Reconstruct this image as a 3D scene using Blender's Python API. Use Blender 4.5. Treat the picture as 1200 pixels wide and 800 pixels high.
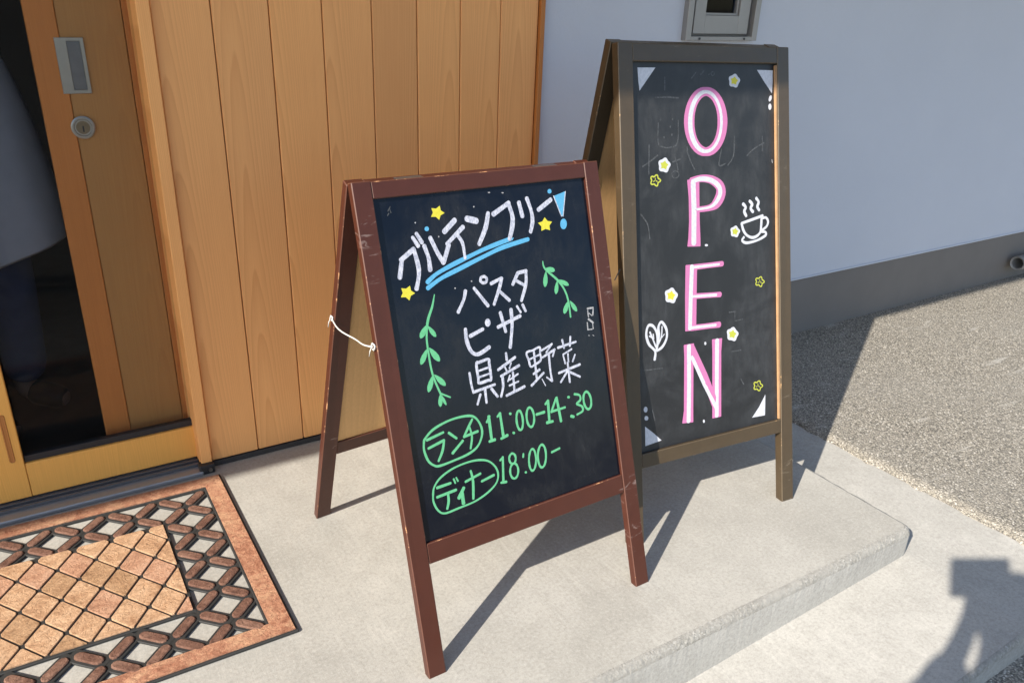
import bpy, bmesh, math, random
from mathutils import Vector, Matrix
random.seed(7)
scene = bpy.context.scene
for ob in list(bpy.data.objects):
    bpy.data.objects.remove(ob)
col = scene.collection
R = math.radians

# ------------------------------------------------------------------ camera
cam_d = bpy.data.cameras.new('camera')
cam = bpy.data.objects.new('camera', cam_d)
col.objects.link(cam)
CR = ((0.85322, -0.19256, 0.48470), (-0.52074, -0.36615, 0.77121), (0.02897, -0.91041, -0.41269))
cam.matrix_world = Matrix(((CR[0][0], -CR[0][1], -CR[0][2], 0.0),
                           (CR[1][0], -CR[1][1], -CR[1][2], 0.0),
                           (CR[2][0], -CR[2][1], -CR[2][2], 1.35),
                           (0, 0, 0, 1)))
cam_d.sensor_width = 36
cam_d.lens = 936.54 / 1200 * 36
cam_d.shift_x = (600 - 583.23) / 1200
cam_d.shift_y = (423.91 - 400) / 1200
cam_d.clip_start = 0.01
cam_d.clip_end = 1000
scene.camera = cam

# ------------------------------------------------------------------ light
SUN_TRAVEL = Vector((1.43, 0.54, -1.0)).normalized()
TO_SUN = -SUN_TRAVEL
sun_el = math.asin(TO_SUN.z)
world = bpy.data.worlds.new('World')
scene.world = world
world.use_nodes = True
wn = world.node_tree
for n in list(wn.nodes):
    wn.nodes.remove(n)
sky = wn.nodes.new('ShaderNodeTexSky')
sky.sky_type = 'NISHITA'
sky.sun_disc = False
sky.sun_elevation = sun_el
sky.sun_rotation = math.atan2(TO_SUN.x, TO_SUN.y)
sky.altitude = 50
sky.air_density = 1.0
sky.dust_density = 0.7
sky.ozone_density = 2.0
bg = wn.nodes.new('ShaderNodeBackground')
bg.inputs['Strength'].default_value = 0.125
wo = wn.nodes.new('ShaderNodeOutputWorld')
wn.links.new(sky.outputs[0], bg.inputs[0])
wn.links.new(bg.outputs[0], wo.inputs[0])
sun_d = bpy.data.lights.new('sun', 'SUN')
sun_d.energy = 4.6
sun_d.angle = R(0.55)
sun_d.color = (1.0, 0.93, 0.83)
sun = bpy.data.objects.new('sun', sun_d)
sun.rotation_euler = SUN_TRAVEL.to_track_quat('-Z', 'Y').to_euler()
sun.location = (-4, -2, 6)
col.objects.link(sun)
scene.view_settings.view_transform = 'Standard'
scene.view_settings.look = 'None'
scene.view_settings.gamma = 1
scene.view_settings.use_curve_mapping = False
scene.view_settings.exposure = 0.97

# ------------------------------------------------------------------ material helpers
class M:
    def __init__(s, name):
        s.m = bpy.data.materials.new(name)
        s.m.use_nodes = True
        s.t = s.m.node_tree
        for n in list(s.t.nodes):
            s.t.nodes.remove(n)
        s.out = s.n('OutputMaterial')
        s.b = s.n('BsdfPrincipled')
        s.l(s.b.outputs[0], s.out.inputs[0])
        s._tc = None
    def n(s, t, **kw):
        nd = s.t.nodes.new('ShaderNode' + t)
        for k, v in kw.items():
            setattr(nd, k, v)
        return nd
    def l(s, a, b):
        s.t.links.new(a, b)
    def tc(s):
        if s._tc is None:
            s._tc = s.n('TexCoord')
        return s._tc.outputs['Object']
    def mapped(s, scale=(1, 1, 1), rot=(0, 0, 0), loc=(0, 0, 0), src=None):
        mp = s.n('Mapping')
        mp.inputs['Scale'].default_value = scale
        mp.inputs['Rotation'].default_value = rot
        mp.inputs['Location'].default_value = loc
        s.l(src or s.tc(), mp.inputs['Vector'])
        return mp.outputs[0]
    def noise(s, scale, detail=4, rough=0.55, vec=None, dist=0.0):
        nd = s.n('TexNoise')
        nd.inputs['Scale'].default_value = scale
        nd.inputs['Detail'].default_value = detail
        nd.inputs['Roughness'].default_value = rough
        nd.inputs['Distortion'].default_value = dist
        s.l(vec or s.tc(), nd.inputs['Vector'])
        return nd.outputs['Fac']
    def voro(s, scale, feature='F1', vec=None, out='Distance'):
        nd = s.n('TexVoronoi')
        nd.feature = feature
        nd.inputs['Scale'].default_value = scale
        s.l(vec or s.tc(), nd.inputs['Vector'])
        return nd.outputs[out]
    def ramp(s, fac, *stops):
        r = s.n('ValToRGB')
        e = r.color_ramp.elements
        while len(e) > 1:
            e.remove(e[-1])
        for i, (p, c) in enumerate(stops):
            if not isinstance(c, (tuple, list)):
                c = (c, c, c)
            x = e[0] if i == 0 else e.new(p)
            x.position = p
            x.color = (c[0], c[1], c[2], 1)
        s.l(fac, r.inputs[0])
        return r.outputs[0]
    def mix(s, fac, a, b, mode='MIX'):
        m = s.n('Mix')
        m.data_type = 'RGBA'
        m.blend_type = mode
        for sock, v in ((m.inputs[0], fac), (m.inputs[6], a), (m.inputs[7], b)):
            if isinstance(v, (int, float)):
                sock.default_value = v
            elif isinstance(v, (tuple, list)):
                sock.default_value = (v[0], v[1], v[2], 1)
            else:
                s.l(v, sock)
        return m.outputs[2]
    def math(s, op, a, b=0.0, clamp=False):
        m = s.n('Math')
        m.operation = op
        m.use_clamp = clamp
        for sock, v in ((m.inputs[0], a), (m.inputs[1], b)):
            if isinstance(v, (int, float)):
                sock.default_value = v
            else:
                s.l(v, sock)
        return m.outputs[0]
    def bump(s, h, strength=0.3, dist=0.002, prev=None):
        b = s.n('Bump')
        b.inputs['Strength'].default_value = strength
        b.inputs['Distance'].default_value = dist
        s.l(h, b.inputs['Height'])
        if prev:
            s.l(prev, b.inputs['Normal'])
        return b.outputs[0]
    def set(s, color=None, rough=0.6, normal=None, metal=0.0, spec=0.5):
        for key, v in (('Base Color', color), ('Roughness', rough), ('Normal', normal), ('Metallic', metal), ('Specular IOR Level', spec)):
            if v is None:
                continue
            i = s.b.inputs[key]
            if isinstance(v, (int, float)):
                i.default_value = v
            elif isinstance(v, (tuple, list)):
                i.default_value = (v[0], v[1], v[2], 1)
            else:
                s.l(v, i)
        return s.m

MT = {}
def simple(name, c, rough=0.6, metal=0.0, spec=0.5, var=0.25, nscale=30, bump=0.0, bscale=200):
    m = M(name)
    n = m.noise(nscale, 5)
    cc = m.mix(n, tuple(x * (1 - var) for x in c), tuple(min(1, x * (1 + var)) for x in c))
    nm = m.bump(m.noise(bscale, 4), bump, 0.001) if bump else None
    r = m.math('ADD', m.math('MULTIPLY', m.noise(nscale * 1.7, 3), 0.2), rough - 0.1)
    MT[name] = m.set(cc, r, nm, metal, spec)
    return MT[name]

def concrete(name, c0, c1, broom=True):
    m = M(name)
    big = m.noise(2.2, 7, 0.62, dist=0.4)
    med = m.noise(14, 6, 0.6)
    c = m.mix(m.ramp(big, (0.33, 0.0), (0.68, 1.0)), c0, c1)
    c = m.mix(m.math('MULTIPLY', m.ramp(med, (0.42, 0.0), (0.75, 1.0)), 0.35), c, tuple(x * 0.80 for x in c0))
    pits = m.ramp(m.voro(55, 'F1'), (0.0, 1.0), (0.05, 0.0))
    pm = m.math('MULTIPLY', pits, m.ramp(m.noise(9, 3), (0.60, 0.0), (0.68, 0.55)))
    c = m.mix(pm, c, (0.10, 0.095, 0.085))
    st = m.noise(1.0, 6, 0.6, vec=m.mapped((170, 14, 16), (0, 0, R(-4))))
    st2 = m.noise(1.0, 4, 0.6, vec=m.mapped((55, 5, 5), (0, 0, R(-4))))
    if broom:
        c = m.mix(m.math('MULTIPLY', m.math('MULTIPLY', m.ramp(st2, (0.52, 0.0), (0.68, 1.0)), m.ramp(m.noise(3.1, 3), (0.45, 0.0), (0.62, 1.0))), 0.30), c, tuple(min(1, x * 1.25) for x in c1))
        c = m.mix(m.math('MULTIPLY', m.ramp(st, (0.54, 0.0), (0.75, 1.0)), 0.25), c, tuple(x * 0.82 for x in c0))
    fine = m.noise(420, 3, 0.7)
    grain = m.noise(115, 4, 0.75)
    c = m.mix(m.math('MULTIPLY', m.ramp(grain, (0.36, 1.0), (0.50, 0.0)), 0.40), c, tuple(x * 0.66 for x in c0))
    c = m.mix(m.math('MULTIPLY', m.ramp(grain, (0.54, 0.0), (0.66, 1.0)), 0.35), c, tuple(min(1, x * 1.22) for x in c1))
    c = m.mix(m.math('MULTIPLY', m.ramp(fine, (0.4, 0.0), (0.7, 1.0)), 0.35), c, tuple(x * 0.62 for x in c0))
    nm = m.bump(fine, 0.25, 0.0012)
    nm = m.bump(st, 0.30 if broom else 0.05, 0.0012, nm)
    nm = m.bump(med, 0.25, 0.003, nm)
    MT[name] = m.set(c, 0.88, nm, 0, 0.25)

concrete('concrete', (0.35, 0.335, 0.298), (0.46, 0.442, 0.398))
concrete('concrete_low', (0.375, 0.359, 0.322), (0.475, 0.457, 0.415))
concrete('concrete_edge', (0.33, 0.318, 0.29), (0.45, 0.434, 0.397), broom=False)
def arris():
    m = M('concrete_arris')
    v = m.n('TexVoronoi'); v.inputs['Scale'].default_value = 210; m.l(m.tc(), v.inputs['Vector'])
    sep = m.n('SeparateColor'); m.l(v.outputs['Color'], sep.inputs[0])
    c = m.ramp(sep.outputs[0], (0.0, (0.19, 0.18, 0.158)), (0.5, (0.28, 0.268, 0.238)), (0.9, (0.36, 0.345, 0.31)), (1.0, (0.50, 0.48, 0.44)))
    c = m.mix(m.ramp(m.noise(12, 6, 0.65), (0.38, 0.35), (0.62, 0.9)), c, (0.355, 0.34, 0.305))
    nm = m.bump(m.noise(180, 6, 0.75), 1.0, 0.004)
    MT['concrete_arris'] = m.set(c, 0.9, nm, 0, 0.25)
arris()

def asphalt():
    m = M('asphalt')
    v = m.n('TexVoronoi'); v.inputs['Scale'].default_value = 185; m.l(m.tc(), v.inputs['Vector'])
    sep = m.n('SeparateColor'); m.l(v.outputs['Color'], sep.inputs[0])
    stone = m.ramp(sep.outputs[0], (0.0, (0.20, 0.180, 0.145)), (0.45, (0.335, 0.302, 0.246)), (0.88, (0.43, 0.390, 0.322)), (1.0, (0.72, 0.67, 0.585)))
    gap = m.ramp(v.outputs['Distance'], (0.35, 0.0), (0.75, 1.0))
    c = m.mix(m.math('MULTIPLY', gap, 0.75), stone, (0.03, 0.03, 0.03))
    big = m.noise(1.6, 6, 0.6)
    c = m.mix(m.math('MULTIPLY', m.ramp(big, (0.4, 0.0), (0.7, 1.0)), 0.35), c, (0.26, 0.245, 0.215))
    scuff = m.noise(1.0, 5, 0.6, vec=m.mapped((3, 16, 3), (0, 0, R(20))))
    c = m.mix(m.math('MULTIPLY', m.ramp(scuff, (0.62, 0.0), (0.72, 1.0)), 0.5), c, (0.46, 0.44, 0.40))
    nm = m.bump(m.math('SUBTRACT', 1.0, v.outputs['Distance']), 0.65, 0.004)
    nm = m.bump(m.noise(35, 5), 0.5, 0.008, nm)
    MT['asphalt'] = m.set(c, 0.9, nm, 0, 0.3)
asphalt()

def timber(name, light, mid, dark, seam=4.0, rough=0.55, catscale=1.0):
    """lengthwise (local z) grain with nested arches in the middle of the board, different on every board"""
    m = M(name)
    oi = m.n('ObjectInfo')
    rnd = oi.outputs['Random']
    sep = m.n('SeparateXYZ'); m.l(m.tc(), sep.inputs[0])
    x, z = sep.outputs['X'], sep.outputs['Z']
    off = m.math('MULTIPLY', rnd, 37.0)
    comb = m.n('CombineXYZ')
    m.l(m.math('ADD', m.math('MULTIPLY', x, 6.0), off), comb.inputs[0])
    m.l(m.math('MULTIPLY', z, 1.1), comb.inputs[2])
    wob = m.noise(1.0, 3, 0.5, vec=comb.outputs[0])
    xs = m.math('ADD', x, m.math('MULTIPLY', m.math('SUBTRACT', rnd, 0.5), 0.20))
    xs = m.math('ADD', xs, m.math('MULTIPLY', m.math('SUBTRACT', wob, 0.5), 0.012))
    par = m.math('MULTIPLY', m.math('MULTIPLY', xs, xs), 1150.0 * catscale)
    ph = m.math('ADD', m.math('ADD', par, m.math('MULTIPLY', z, seam)), m.math('MULTIPLY', wob, 2.5))
    ph = m.math('ADD', ph, off)
    fr = m.math('FRACT', ph)
    rings = m.ramp(fr, (0.0, 0.0), (0.72, 0.55), (0.93, 1.0), (1.0, 0.0))
    comb2 = m.n('CombineXYZ')
    m.l(m.math('ADD', m.math('MULTIPLY', x, 300.0), off), comb2.inputs[0])
    m.l(m.math('MULTIPLY', sep.outputs['Y'], 300.0), comb2.inputs[1])
    m.l(m.math('MULTIPLY', z, 5.0), comb2.inputs[2])
    fine = m.noise(1.0, 4, 0.65, vec=comb2.outputs[0])
    c = m.mix(m.math('MULTIPLY', rings, 0.45), light, mid)
    c = m.mix(m.math('MULTIPLY', m.ramp(fine, (0.4, 0.0), (0.7, 1.0)), 0.35), c, dark)
    tint = m.ramp(rnd, (0.0, (0.86, 0.83, 0.82)), (0.35, (1, 0.99, 0.97)), (0.7, (0.95, 0.93, 0.93)), (1.0, (1.06, 1.03, 0.96)))
    c = m.mix(1.0, c, tint, 'MULTIPLY')
    blot = m.noise(3.0, 5, 0.6)
    c = m.mix(m.math('MULTIPLY', m.ramp(blot, (0.45, 0.0), (0.75, 1.0)), 0.18), c, dark)
    nm = m.bump(fine, 0.12, 0.0008)
    MT[name] = m.set(c, rough, nm, 0, 0.35)
timber('cedar', (0.88, 0.445, 0.165), (0.62, 0.262, 0.082), (0.69, 0.305, 0.100))
timber('door_light', (0.86, 0.440, 0.105), (0.72, 0.340, 0.072), (0.64, 0.29, 0.062), seam=5)
timber('door_brown', (0.50, 0.195, 0.050), (0.41, 0.150, 0.036), (0.35, 0.125, 0.030), seam=5)
timber('door_panel', (0.43, 0.222, 0.070), (0.36, 0.180, 0.055), (0.31, 0.15, 0.047), seam=4)
timber('plywood', (0.74, 0.45, 0.20), (0.62, 0.36, 0.15), (0.55, 0.31, 0.12), seam=3, catscale=0.15)

def stucco():
    m = M('white_stucco')
    a = m.noise(130, 6, 0.75)
    b = m.noise(2.0, 6, 0.6)
    c = m.mix(b, (0.49, 0.515, 0.580), (0.55, 0.575, 0.640))
    c = m.mix(m.math('MULTIPLY', m.ramp(a, (0.35, 1.0), (0.55, 0.0)), 0.10), c, (0.5, 0.5, 0.5))
    nm = m.bump(a, 0.5, 0.003)
    nm = m.bump(m.noise(18, 3), 0.15, 0.003, nm)
    MT['white_stucco'] = m.set(c, 0.8, nm, 0, 0.3)
stucco()
simple('foundation_render', (0.165, 0.150, 0.138), 0.85, var=0.12, nscale=6, bump=0.25, bscale=180)

def paint(name, c, worn, rough, thr, scuff=None, spec=0.5, sc_amt=0.5):
    m = M(name)
    n1 = m.noise(22, 6, 0.6)
    base = m.mix(n1, tuple(x * 0.82 for x in c), tuple(x * 1.22 for x in c))
    w = m.ramp(m.noise(16, 8, 0.75), (thr, 0.0), (thr + 0.04, 1.0))
    cc = m.mix(w, base, worn)
    if scuff:
        sv = m.noise(1.0, 5, 0.65, vec=m.mapped((14, 14, 70), (R(20), R(35), 0)), dist=1.2)
        area = m.ramp(m.noise(5.5, 2), (0.56, 0.0), (0.64, 1.0))
        s2 = m.math('MULTIPLY', m.ramp(sv, (0.60, 0.0), (0.68, 1.0)), area)
        cc = m.mix(m.math('MULTIPLY', s2, sc_amt), cc, scuff)
    r = m.math('ADD', m.math('MULTIPLY', m.noise(60, 4), 0.25), rough - 0.12)
    nm = m.bump(m.noise(90, 4), 0.12, 0.001)
    MT[name] = m.set(cc, r, nm, 0, spec)
paint('mahogany_paint', (0.062, 0.0185, 0.0110), (0.40, 0.20, 0.10), 0.36, 0.74, (0.36, 0.28, 0.25), spec=0.32, sc_amt=0.4)
paint('mahogany_worn', (0.095, 0.036, 0.022), (0.48, 0.25, 0.12), 0.5, 0.57)
paint('walnut_paint', (0.058, 0.040, 0.022), (0.40, 0.26, 0.13), 0.38, 0.76, (0.30, 0.25, 0.19), sc_amt=0.3)
paint('walnut_worn', (0.09, 0.066, 0.039), (0.42, 0.26, 0.12), 0.5, 0.60)

def board(name, c, dust, rough, amt, spec=0.5):
    m = M(name)
    n1 = m.noise(7, 7, 0.65, dist=0.8)
    n2 = m.noise(1.0, 6, 0.7, vec=m.mapped((60, 60, 9), (0, R(12), 0)))
    f = m.math('MULTIPLY', m.ramp(n1, (0.42, 0.0), (0.75, 1.0)), m.ramp(n2, (0.35, 0.2), (0.75, 1.0)))
    cc = m.mix(m.math('MULTIPLY', f, amt), c, dust)
    spk = m.ramp(m.voro(70), (0.0, 1.0), (0.035, 0.0))
    cc = m.mix(m.math('MULTIPLY', spk, m.ramp(m.noise(11, 2), (0.62, 0.0), (0.66, 0.5))), cc, (0.5, 0.5, 0.5))
    r = m.math('ADD', m.math('MULTIPLY', f, 0.25), rough)
    nm = m.bump(m.noise(5, 2), 0.05, 0.004)
    MT[name] = m.set(cc, r, nm, 0, spec)
board('gloss_board', (0.0025, 0.0042, 0.0095), (0.05, 0.048, 0.045), 0.13, 0.40, 0.30)
board('chalk_board', (0.013, 0.0135, 0.015), (0.085, 0.09, 0.095), 0.46, 0.6)

def ink(name, c, under, amt, rough=0.5):
    m = M(name)
    n = m.noise(1.0, 6, 0.8, vec=m.mapped((230, 230, 110)))
    cc = m.mix(m.math('MULTIPLY', m.ramp(n, (0.40, 1.0), (0.58, 0.0)), amt), c, under)
    MT[name] = m.set(cc, rough, None, 0, 0.3)
ink('ink_ws', (0.55, 0.56, 0.62), (0.24, 0.26, 0.34), 0.9)
ink('ink_w', (0.57, 0.58, 0.62), (0.36, 0.38, 0.43), 0.5)
ink('ink_b', (0.10, 0.36, 0.56), (0.04, 0.2, 0.4), 0.35)
ink('ink_y', (0.58, 0.54, 0.05), (0.45, 0.36, 0.02), 0.4)
ink('ink_yg', (0.45, 0.47, 0.06), (0.3, 0.33, 0.03), 0.4)
ink('ink_g', (0.12, 0.42, 0.21), (0.06, 0.30, 0.12), 0.4)
ink('ink_p', (0.50, 0.165, 0.34), (0.45, 0.15, 0.32), 0.3)
ink('ink_f1', (0.42, 0.42, 0.43), (0.1, 0.1, 0.1), 0.7)
ink('ink_f2', (0.085, 0.09, 0.095), (0.028, 0.029, 0.031), 0.85)

def matstone(name, c0, c1, c2):
    m = M(name)
    oi = m.n('ObjectInfo'); cb = m.n('CombineXYZ'); m.l(m.math('MULTIPLY', oi.outputs['Random'], 50.0), cb.inputs[0]); va = m.n('VectorMath'); m.l(m.tc(), va.inputs[0]); m.l(cb.outputs[0], va.inputs[1]); rv = va.outputs[0]
    n = m.noise(17, 8, 0.72, vec=rv, dist=0.6)
    c = m.ramp(n, (0.33, c2), (0.47, c0), (0.66, c1))
    f = m.noise(90, 6, 0.75, vec=rv, dist=0.7)
    c = m.mix(m.math('MULTIPLY', m.ramp(f, (0.50, 0.0), (0.66, 1.0)), 0.6), c, tuple(x * 0.62 for x in c2))
    c = m.mix(m.math('MULTIPLY', m.ramp(f, (0.34, 1.0), (0.45, 0.0)), 0.45), c, tuple(min(1, x * 1.3) for x in c1))
    nm = m.bump(m.noise(60, 7, 0.75, vec=rv, dist=0.8), 1.0, 0.006)
    nm = m.bump(f, 0.7, 0.003, nm)
    MT[name] = m.set(c, 0.75, nm, 0, 0.35)
matstone('mat_tan', (0.50, 0.300, 0.170), (0.61, 0.40, 0.245), (0.37, 0.20, 0.105))
matstone('mat_pink', (0.47, 0.255, 0.155), (0.57, 0.35, 0.23), (0.34, 0.165, 0.095))
matstone('mat_brown', (0.40, 0.235, 0.125), (0.50, 0.31, 0.175), (0.28, 0.15, 0.075))
matstone('mat_border', (0.42, 0.200, 0.118), (0.55, 0.325, 0.19), (0.28, 0.11, 0.06))
matstone('mat_link', (0.17, 0.082, 0.054), (0.26, 0.145, 0.10), (0.10, 0.045, 0.030))
simple('rubber', (0.022, 0.022, 0.021), 0.75, var=0.35, nscale=50, bump=0.5, bscale=160)
simple('steel', (0.34, 0.325, 0.295), 0.36, metal=0.9, var=0.1, nscale=60)
simple('steel_dark', (0.16, 0.16, 0.165), 0.4, metal=0.8, var=0.15, nscale=60)
simple('bronze_dark', (0.20, 0.155, 0.10), 0.4, metal=0.7, var=0.15, nscale=60)
simple('sill_aluminium', (0.36, 0.37, 0.385), 0.42, metal=0.55, var=0.12, nscale=25)
simple('window_aluminium', (0.30, 0.29, 0.28), 0.42, metal=0.35, var=0.06, nscale=20)
simple('window_aluminium_dark', (0.17, 0.16, 0.155), 0.42, metal=0.35, var=0.06, nscale=20)
simple('black_plastic', (0.02, 0.02, 0.022), 0.5, var=0.2)
simple('flashing', (0.035, 0.032, 0.032), 0.6, var=0.2)
simple('roof_metal', (0.10, 0.10, 0.105), 0.5, var=0.1, nscale=8)
simple('soffit', (0.62, 0.61, 0.59), 0.8, var=0.05, nscale=8)
simple('reflection_blue', (0.035, 0.075, 0.16), 0.6)  # blue stands in for the dark reflection in the window pane
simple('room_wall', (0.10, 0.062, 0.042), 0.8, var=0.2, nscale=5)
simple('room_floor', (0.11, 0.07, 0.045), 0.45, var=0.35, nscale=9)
simple('lit_bare_wood', (0.42, 0.24, 0.12), 0.6, var=0.35, nscale=40)  # bare wood tan, lightened to paint sunlight on the post side
simple('cord', (0.50, 0.49, 0.46), 0.7, var=0.2, nscale=200)
simple('skin', (0.50, 0.30, 0.21), 0.5, var=0.08, nscale=20)
simple('hair', (0.02, 0.015, 0.012), 0.5, var=0.3, nscale=90)
simple('cloth_lavender', (0.74, 0.74, 0.82), 0.85, var=0.12, nscale=18, bump=0.4, bscale=500)
simple('cloth_navy', (0.075, 0.10, 0.21), 0.85, var=0.25, nscale=25, bump=0.4, bscale=600)
simple('cloth_dark', (0.028, 0.026, 0.032), 0.85, var=0.25, nscale=25, bump=0.4, bscale=600)
simple('cloth_olive', (0.14, 0.13, 0.10), 0.85, var=0.2, nscale=25, bump=0.4, bscale=600)
simple('shoe_leather', (0.03, 0.025, 0.02), 0.5, var=0.2)
simple('pvc_grey', (0.20, 0.20, 0.20), 0.45, var=0.08)

def glass(name, tint, refl=0.9):
    m = M(name)
    tr = m.n('BsdfTransparent'); tr.inputs[0].default_value = (*tint, 1)
    gl = m.n('BsdfGlossy'); gl.inputs['Roughness'].default_value = 0.02; gl.inputs[0].default_value = (refl, refl, refl, 1)
    fr = m.n('Fresnel'); fr.inputs[0].default_value = 1.5
    mx = m.n('MixShader')
    m.l(fr.outputs[0], mx.inputs[0]); m.l(tr.outputs[0], mx.inputs[1]); m.l(gl.outputs[0], mx.inputs[2])
    m.l(mx.outputs[0], m.out.inputs[0])
    MT[name] = m.m
glass('clear_glass', (0.80, 0.80, 0.80))
glass('dark_glass', (0.98, 0.98, 0.98), 0.16)
def screen_mesh():
    m = M('screen_mesh')
    tr = m.n('BsdfTransparent'); df = m.n('BsdfDiffuse'); df.inputs[0].default_value = (0.03, 0.03, 0.03, 1)
    mx = m.n('MixShader'); mx.inputs[0].default_value = 0.09
    m.l(tr.outputs[0], mx.inputs[1]); m.l(df.outputs[0], mx.inputs[2]); m.l(mx.outputs[0], m.out.inputs[0])
    MT['screen_mesh'] = m.m
screen_mesh()
glass('window_glass', (0.45, 0.55, 0.72), 0.3)

# ------------------------------------------------------------------ object helpers
def tag(o, label=None, cat=None, group=None, kind=None):
    for k, v in (('label', label), ('category', cat), ('group', group), ('kind', kind)):
        if v:
            o[k] = v
    return o

def empty(name, loc=(0, 0, 0), parent=None):
    o = bpy.data.objects.new(name, None)
    o.location = loc
    o.empty_display_size = 0.1
    col.objects.link(o)
    if parent:
        o.parent = parent
    return o

def link(name, me, mats, parent=None, loc=(0, 0, 0), smooth=False):
    if not isinstance(mats, (list, tuple)):
        mats = [mats]
    for mm in mats:
        me.materials.append(MT[mm])
    if smooth:
        me.polygons.foreach_set('use_smooth', [True] * len(me.polygons))
    o = bpy.data.objects.new(name, me)
    o.location = loc
    col.objects.link(o)
    if parent:
        o.parent = parent
    return o

def from_bm(name, bm, mats, parent=None, loc=(0, 0, 0), smooth=False):
    me = bpy.data.meshes.new(name)
    bmesh.ops.recalc_face_normals(bm, faces=bm.faces)
    bm.to_mesh(me)
    bm.free()
    return link(name, me, mats, parent, loc, smooth)

def from_pd(name, vs, fs, mats, parent=None, loc=(0, 0, 0), smooth=False):
    me = bpy.data.meshes.new(name)
    me.from_pydata(vs, [], fs)
    me.update()
    return link(name, me, mats, parent, loc, smooth)

def bm_box(bm, a, b, bev=0.0, fn=None, seg=1, cuts=0):
    """bevelled box between two corners; bevel faces get material 1 ; fn maps the corner space to the world"""
    t = bmesh.new()
    bmesh.ops.create_cube(t, size=1)
    for v in t.verts:
        v.co = Vector((a[i] + (v.co[i] + 0.5) * (b[i] - a[i]) for i in range(3)))
    if bev > 0:
        bmesh.ops.bevel(t, geom=list(t.edges), offset=bev, segments=seg, affect='EDGES', profile=0.5)
        t.normal_update()
        for f in t.faces:
            if max(abs(c) for c in f.normal) < 0.985:
                f.material_index = 1
    if fn:
        for v in t.verts:
            v.co = Vector(fn(*v.co))
    m = {}
    for v in t.verts:
        m[v] = bm.verts.new(v.co)
    for f in t.faces:
        nf = bm.faces.new([m[v] for v in f.verts])
        nf.material_index = f.material_index
    t.free()

def box(name, a, b, mats, parent=None, bev=0.002, fn=None, loc=None, seg=1):
    """loc: object origin in world; corners stay in world space"""
    bm = bmesh.new()
    bm_box(bm, a, b, bev, fn, seg)
    if not isinstance(mats, (list, tuple)):
        mats = [mats, mats]
    L = Vector(loc or (0, 0, 0))
    if loc:
        for v in bm.verts:
            v.co -= L
    o = from_bm(name, bm, mats, parent)
    o.location = L - (parent_world(parent) if parent else Vector((0, 0, 0)))
    return o

def parent_world(p):
    v = Vector((0, 0, 0))
    while p:
        v += p.location
        p = p.parent
    return v

def tube(pts, rad, n=8, closed=False):
    """verts, faces of a tube through points"""
    vs, fs = [], []
    P = [Vector(p) for p in pts]
    k = len(P)
    up = Vector((0, 0, 1))
    for i in range(k):
        d = (P[min(i + 1, k - 1)] - P[max(i - 1, 0)]).normalized()
        a = d.cross(up)
        if a.length < 1e-3:
            a = d.cross(Vector((1, 0, 0)))
        a.normalize()
        b = d.cross(a)
        r = rad[i] if isinstance(rad, (list, tuple)) else rad
        for j in range(n):
            t = 2 * math.pi * j / n
            vs.append(tuple(P[i] + (a * math.cos(t) + b * math.sin(t)) * r))
    for i in range(k - 1):
        for j in range(n):
            fs.append((i * n + j, i * n + (j + 1) % n, (i + 1) * n + (j + 1) % n, (i + 1) * n + j))
    fs.append(tuple(range(n))[::-1])
    fs.append(tuple(range((k - 1) * n, k * n)))
    return vs, fs

# ================================================================== THE SETTING
def lerp(a, b, t):
    return a + (b - a) * t
def slab_z(x):
    return -0.086 + 0.066 * (x - 2.04) if x < 2.04 else -0.086 + 0.012 * (x - 2.04)

# ground: one asphalt sheet to the horizon
def ground_z(x, y):
    base = -0.0745 if x > 2.9 else lerp(-0.0785, -0.0745, max(0, min(1, (x - 2.386) / 0.5)))
    if x < 2.384:
        return -0.30 if y > 0.66 else -0.165
    t = max(0.0, min(1.0, (0.80 - y) / 0.45))
    t = t * t * (3 - 2 * t)
    return lerp(base, -0.165, t)
xs = [-300, -60, -20, -8, -4, -2] + [-1 + 0.2 * i for i in range(15)] + [1.9, 2.0, 2.1, 2.2, 2.3, 2.376, 2.386] + [2.45 + 0.1 * i for i in range(29)] + [5.6, 6.5, 8, 12, 25, 80, 300]
ys = [-300, -60, -20, -8, -4, -2, -1] + [-0.5 + 0.1 * i for i in range(9)] + [0.4 + 0.025 * i for i in range(83)] + [2.6] + [3.0, 4, 8, 25, 80, 300]
def wob(x, y):
    return 0.007 * math.sin(y * 31) + 0.005 * math.sin(y * 73 + 1) + random.uniform(-0.004, 0.004) if 2.37 < x < 2.39 else 0.0
vs = []
for y in ys:
    wv = wob(2.38, y)
    for x in xs:
        vs.append((x + (wv if 2.37 < x < 2.39 else 0.0), y, ground_z(x, y)))
nx = len(xs)
fs = [(j * nx + i, j * nx + i + 1, (j + 1) * nx + i + 1, (j + 1) * nx + i) for j in range(len(ys) - 1) for i in range(nx - 1)]
tag(from_pd('ground', vs, fs, 'asphalt', smooth=True), kind='structure')

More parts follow.
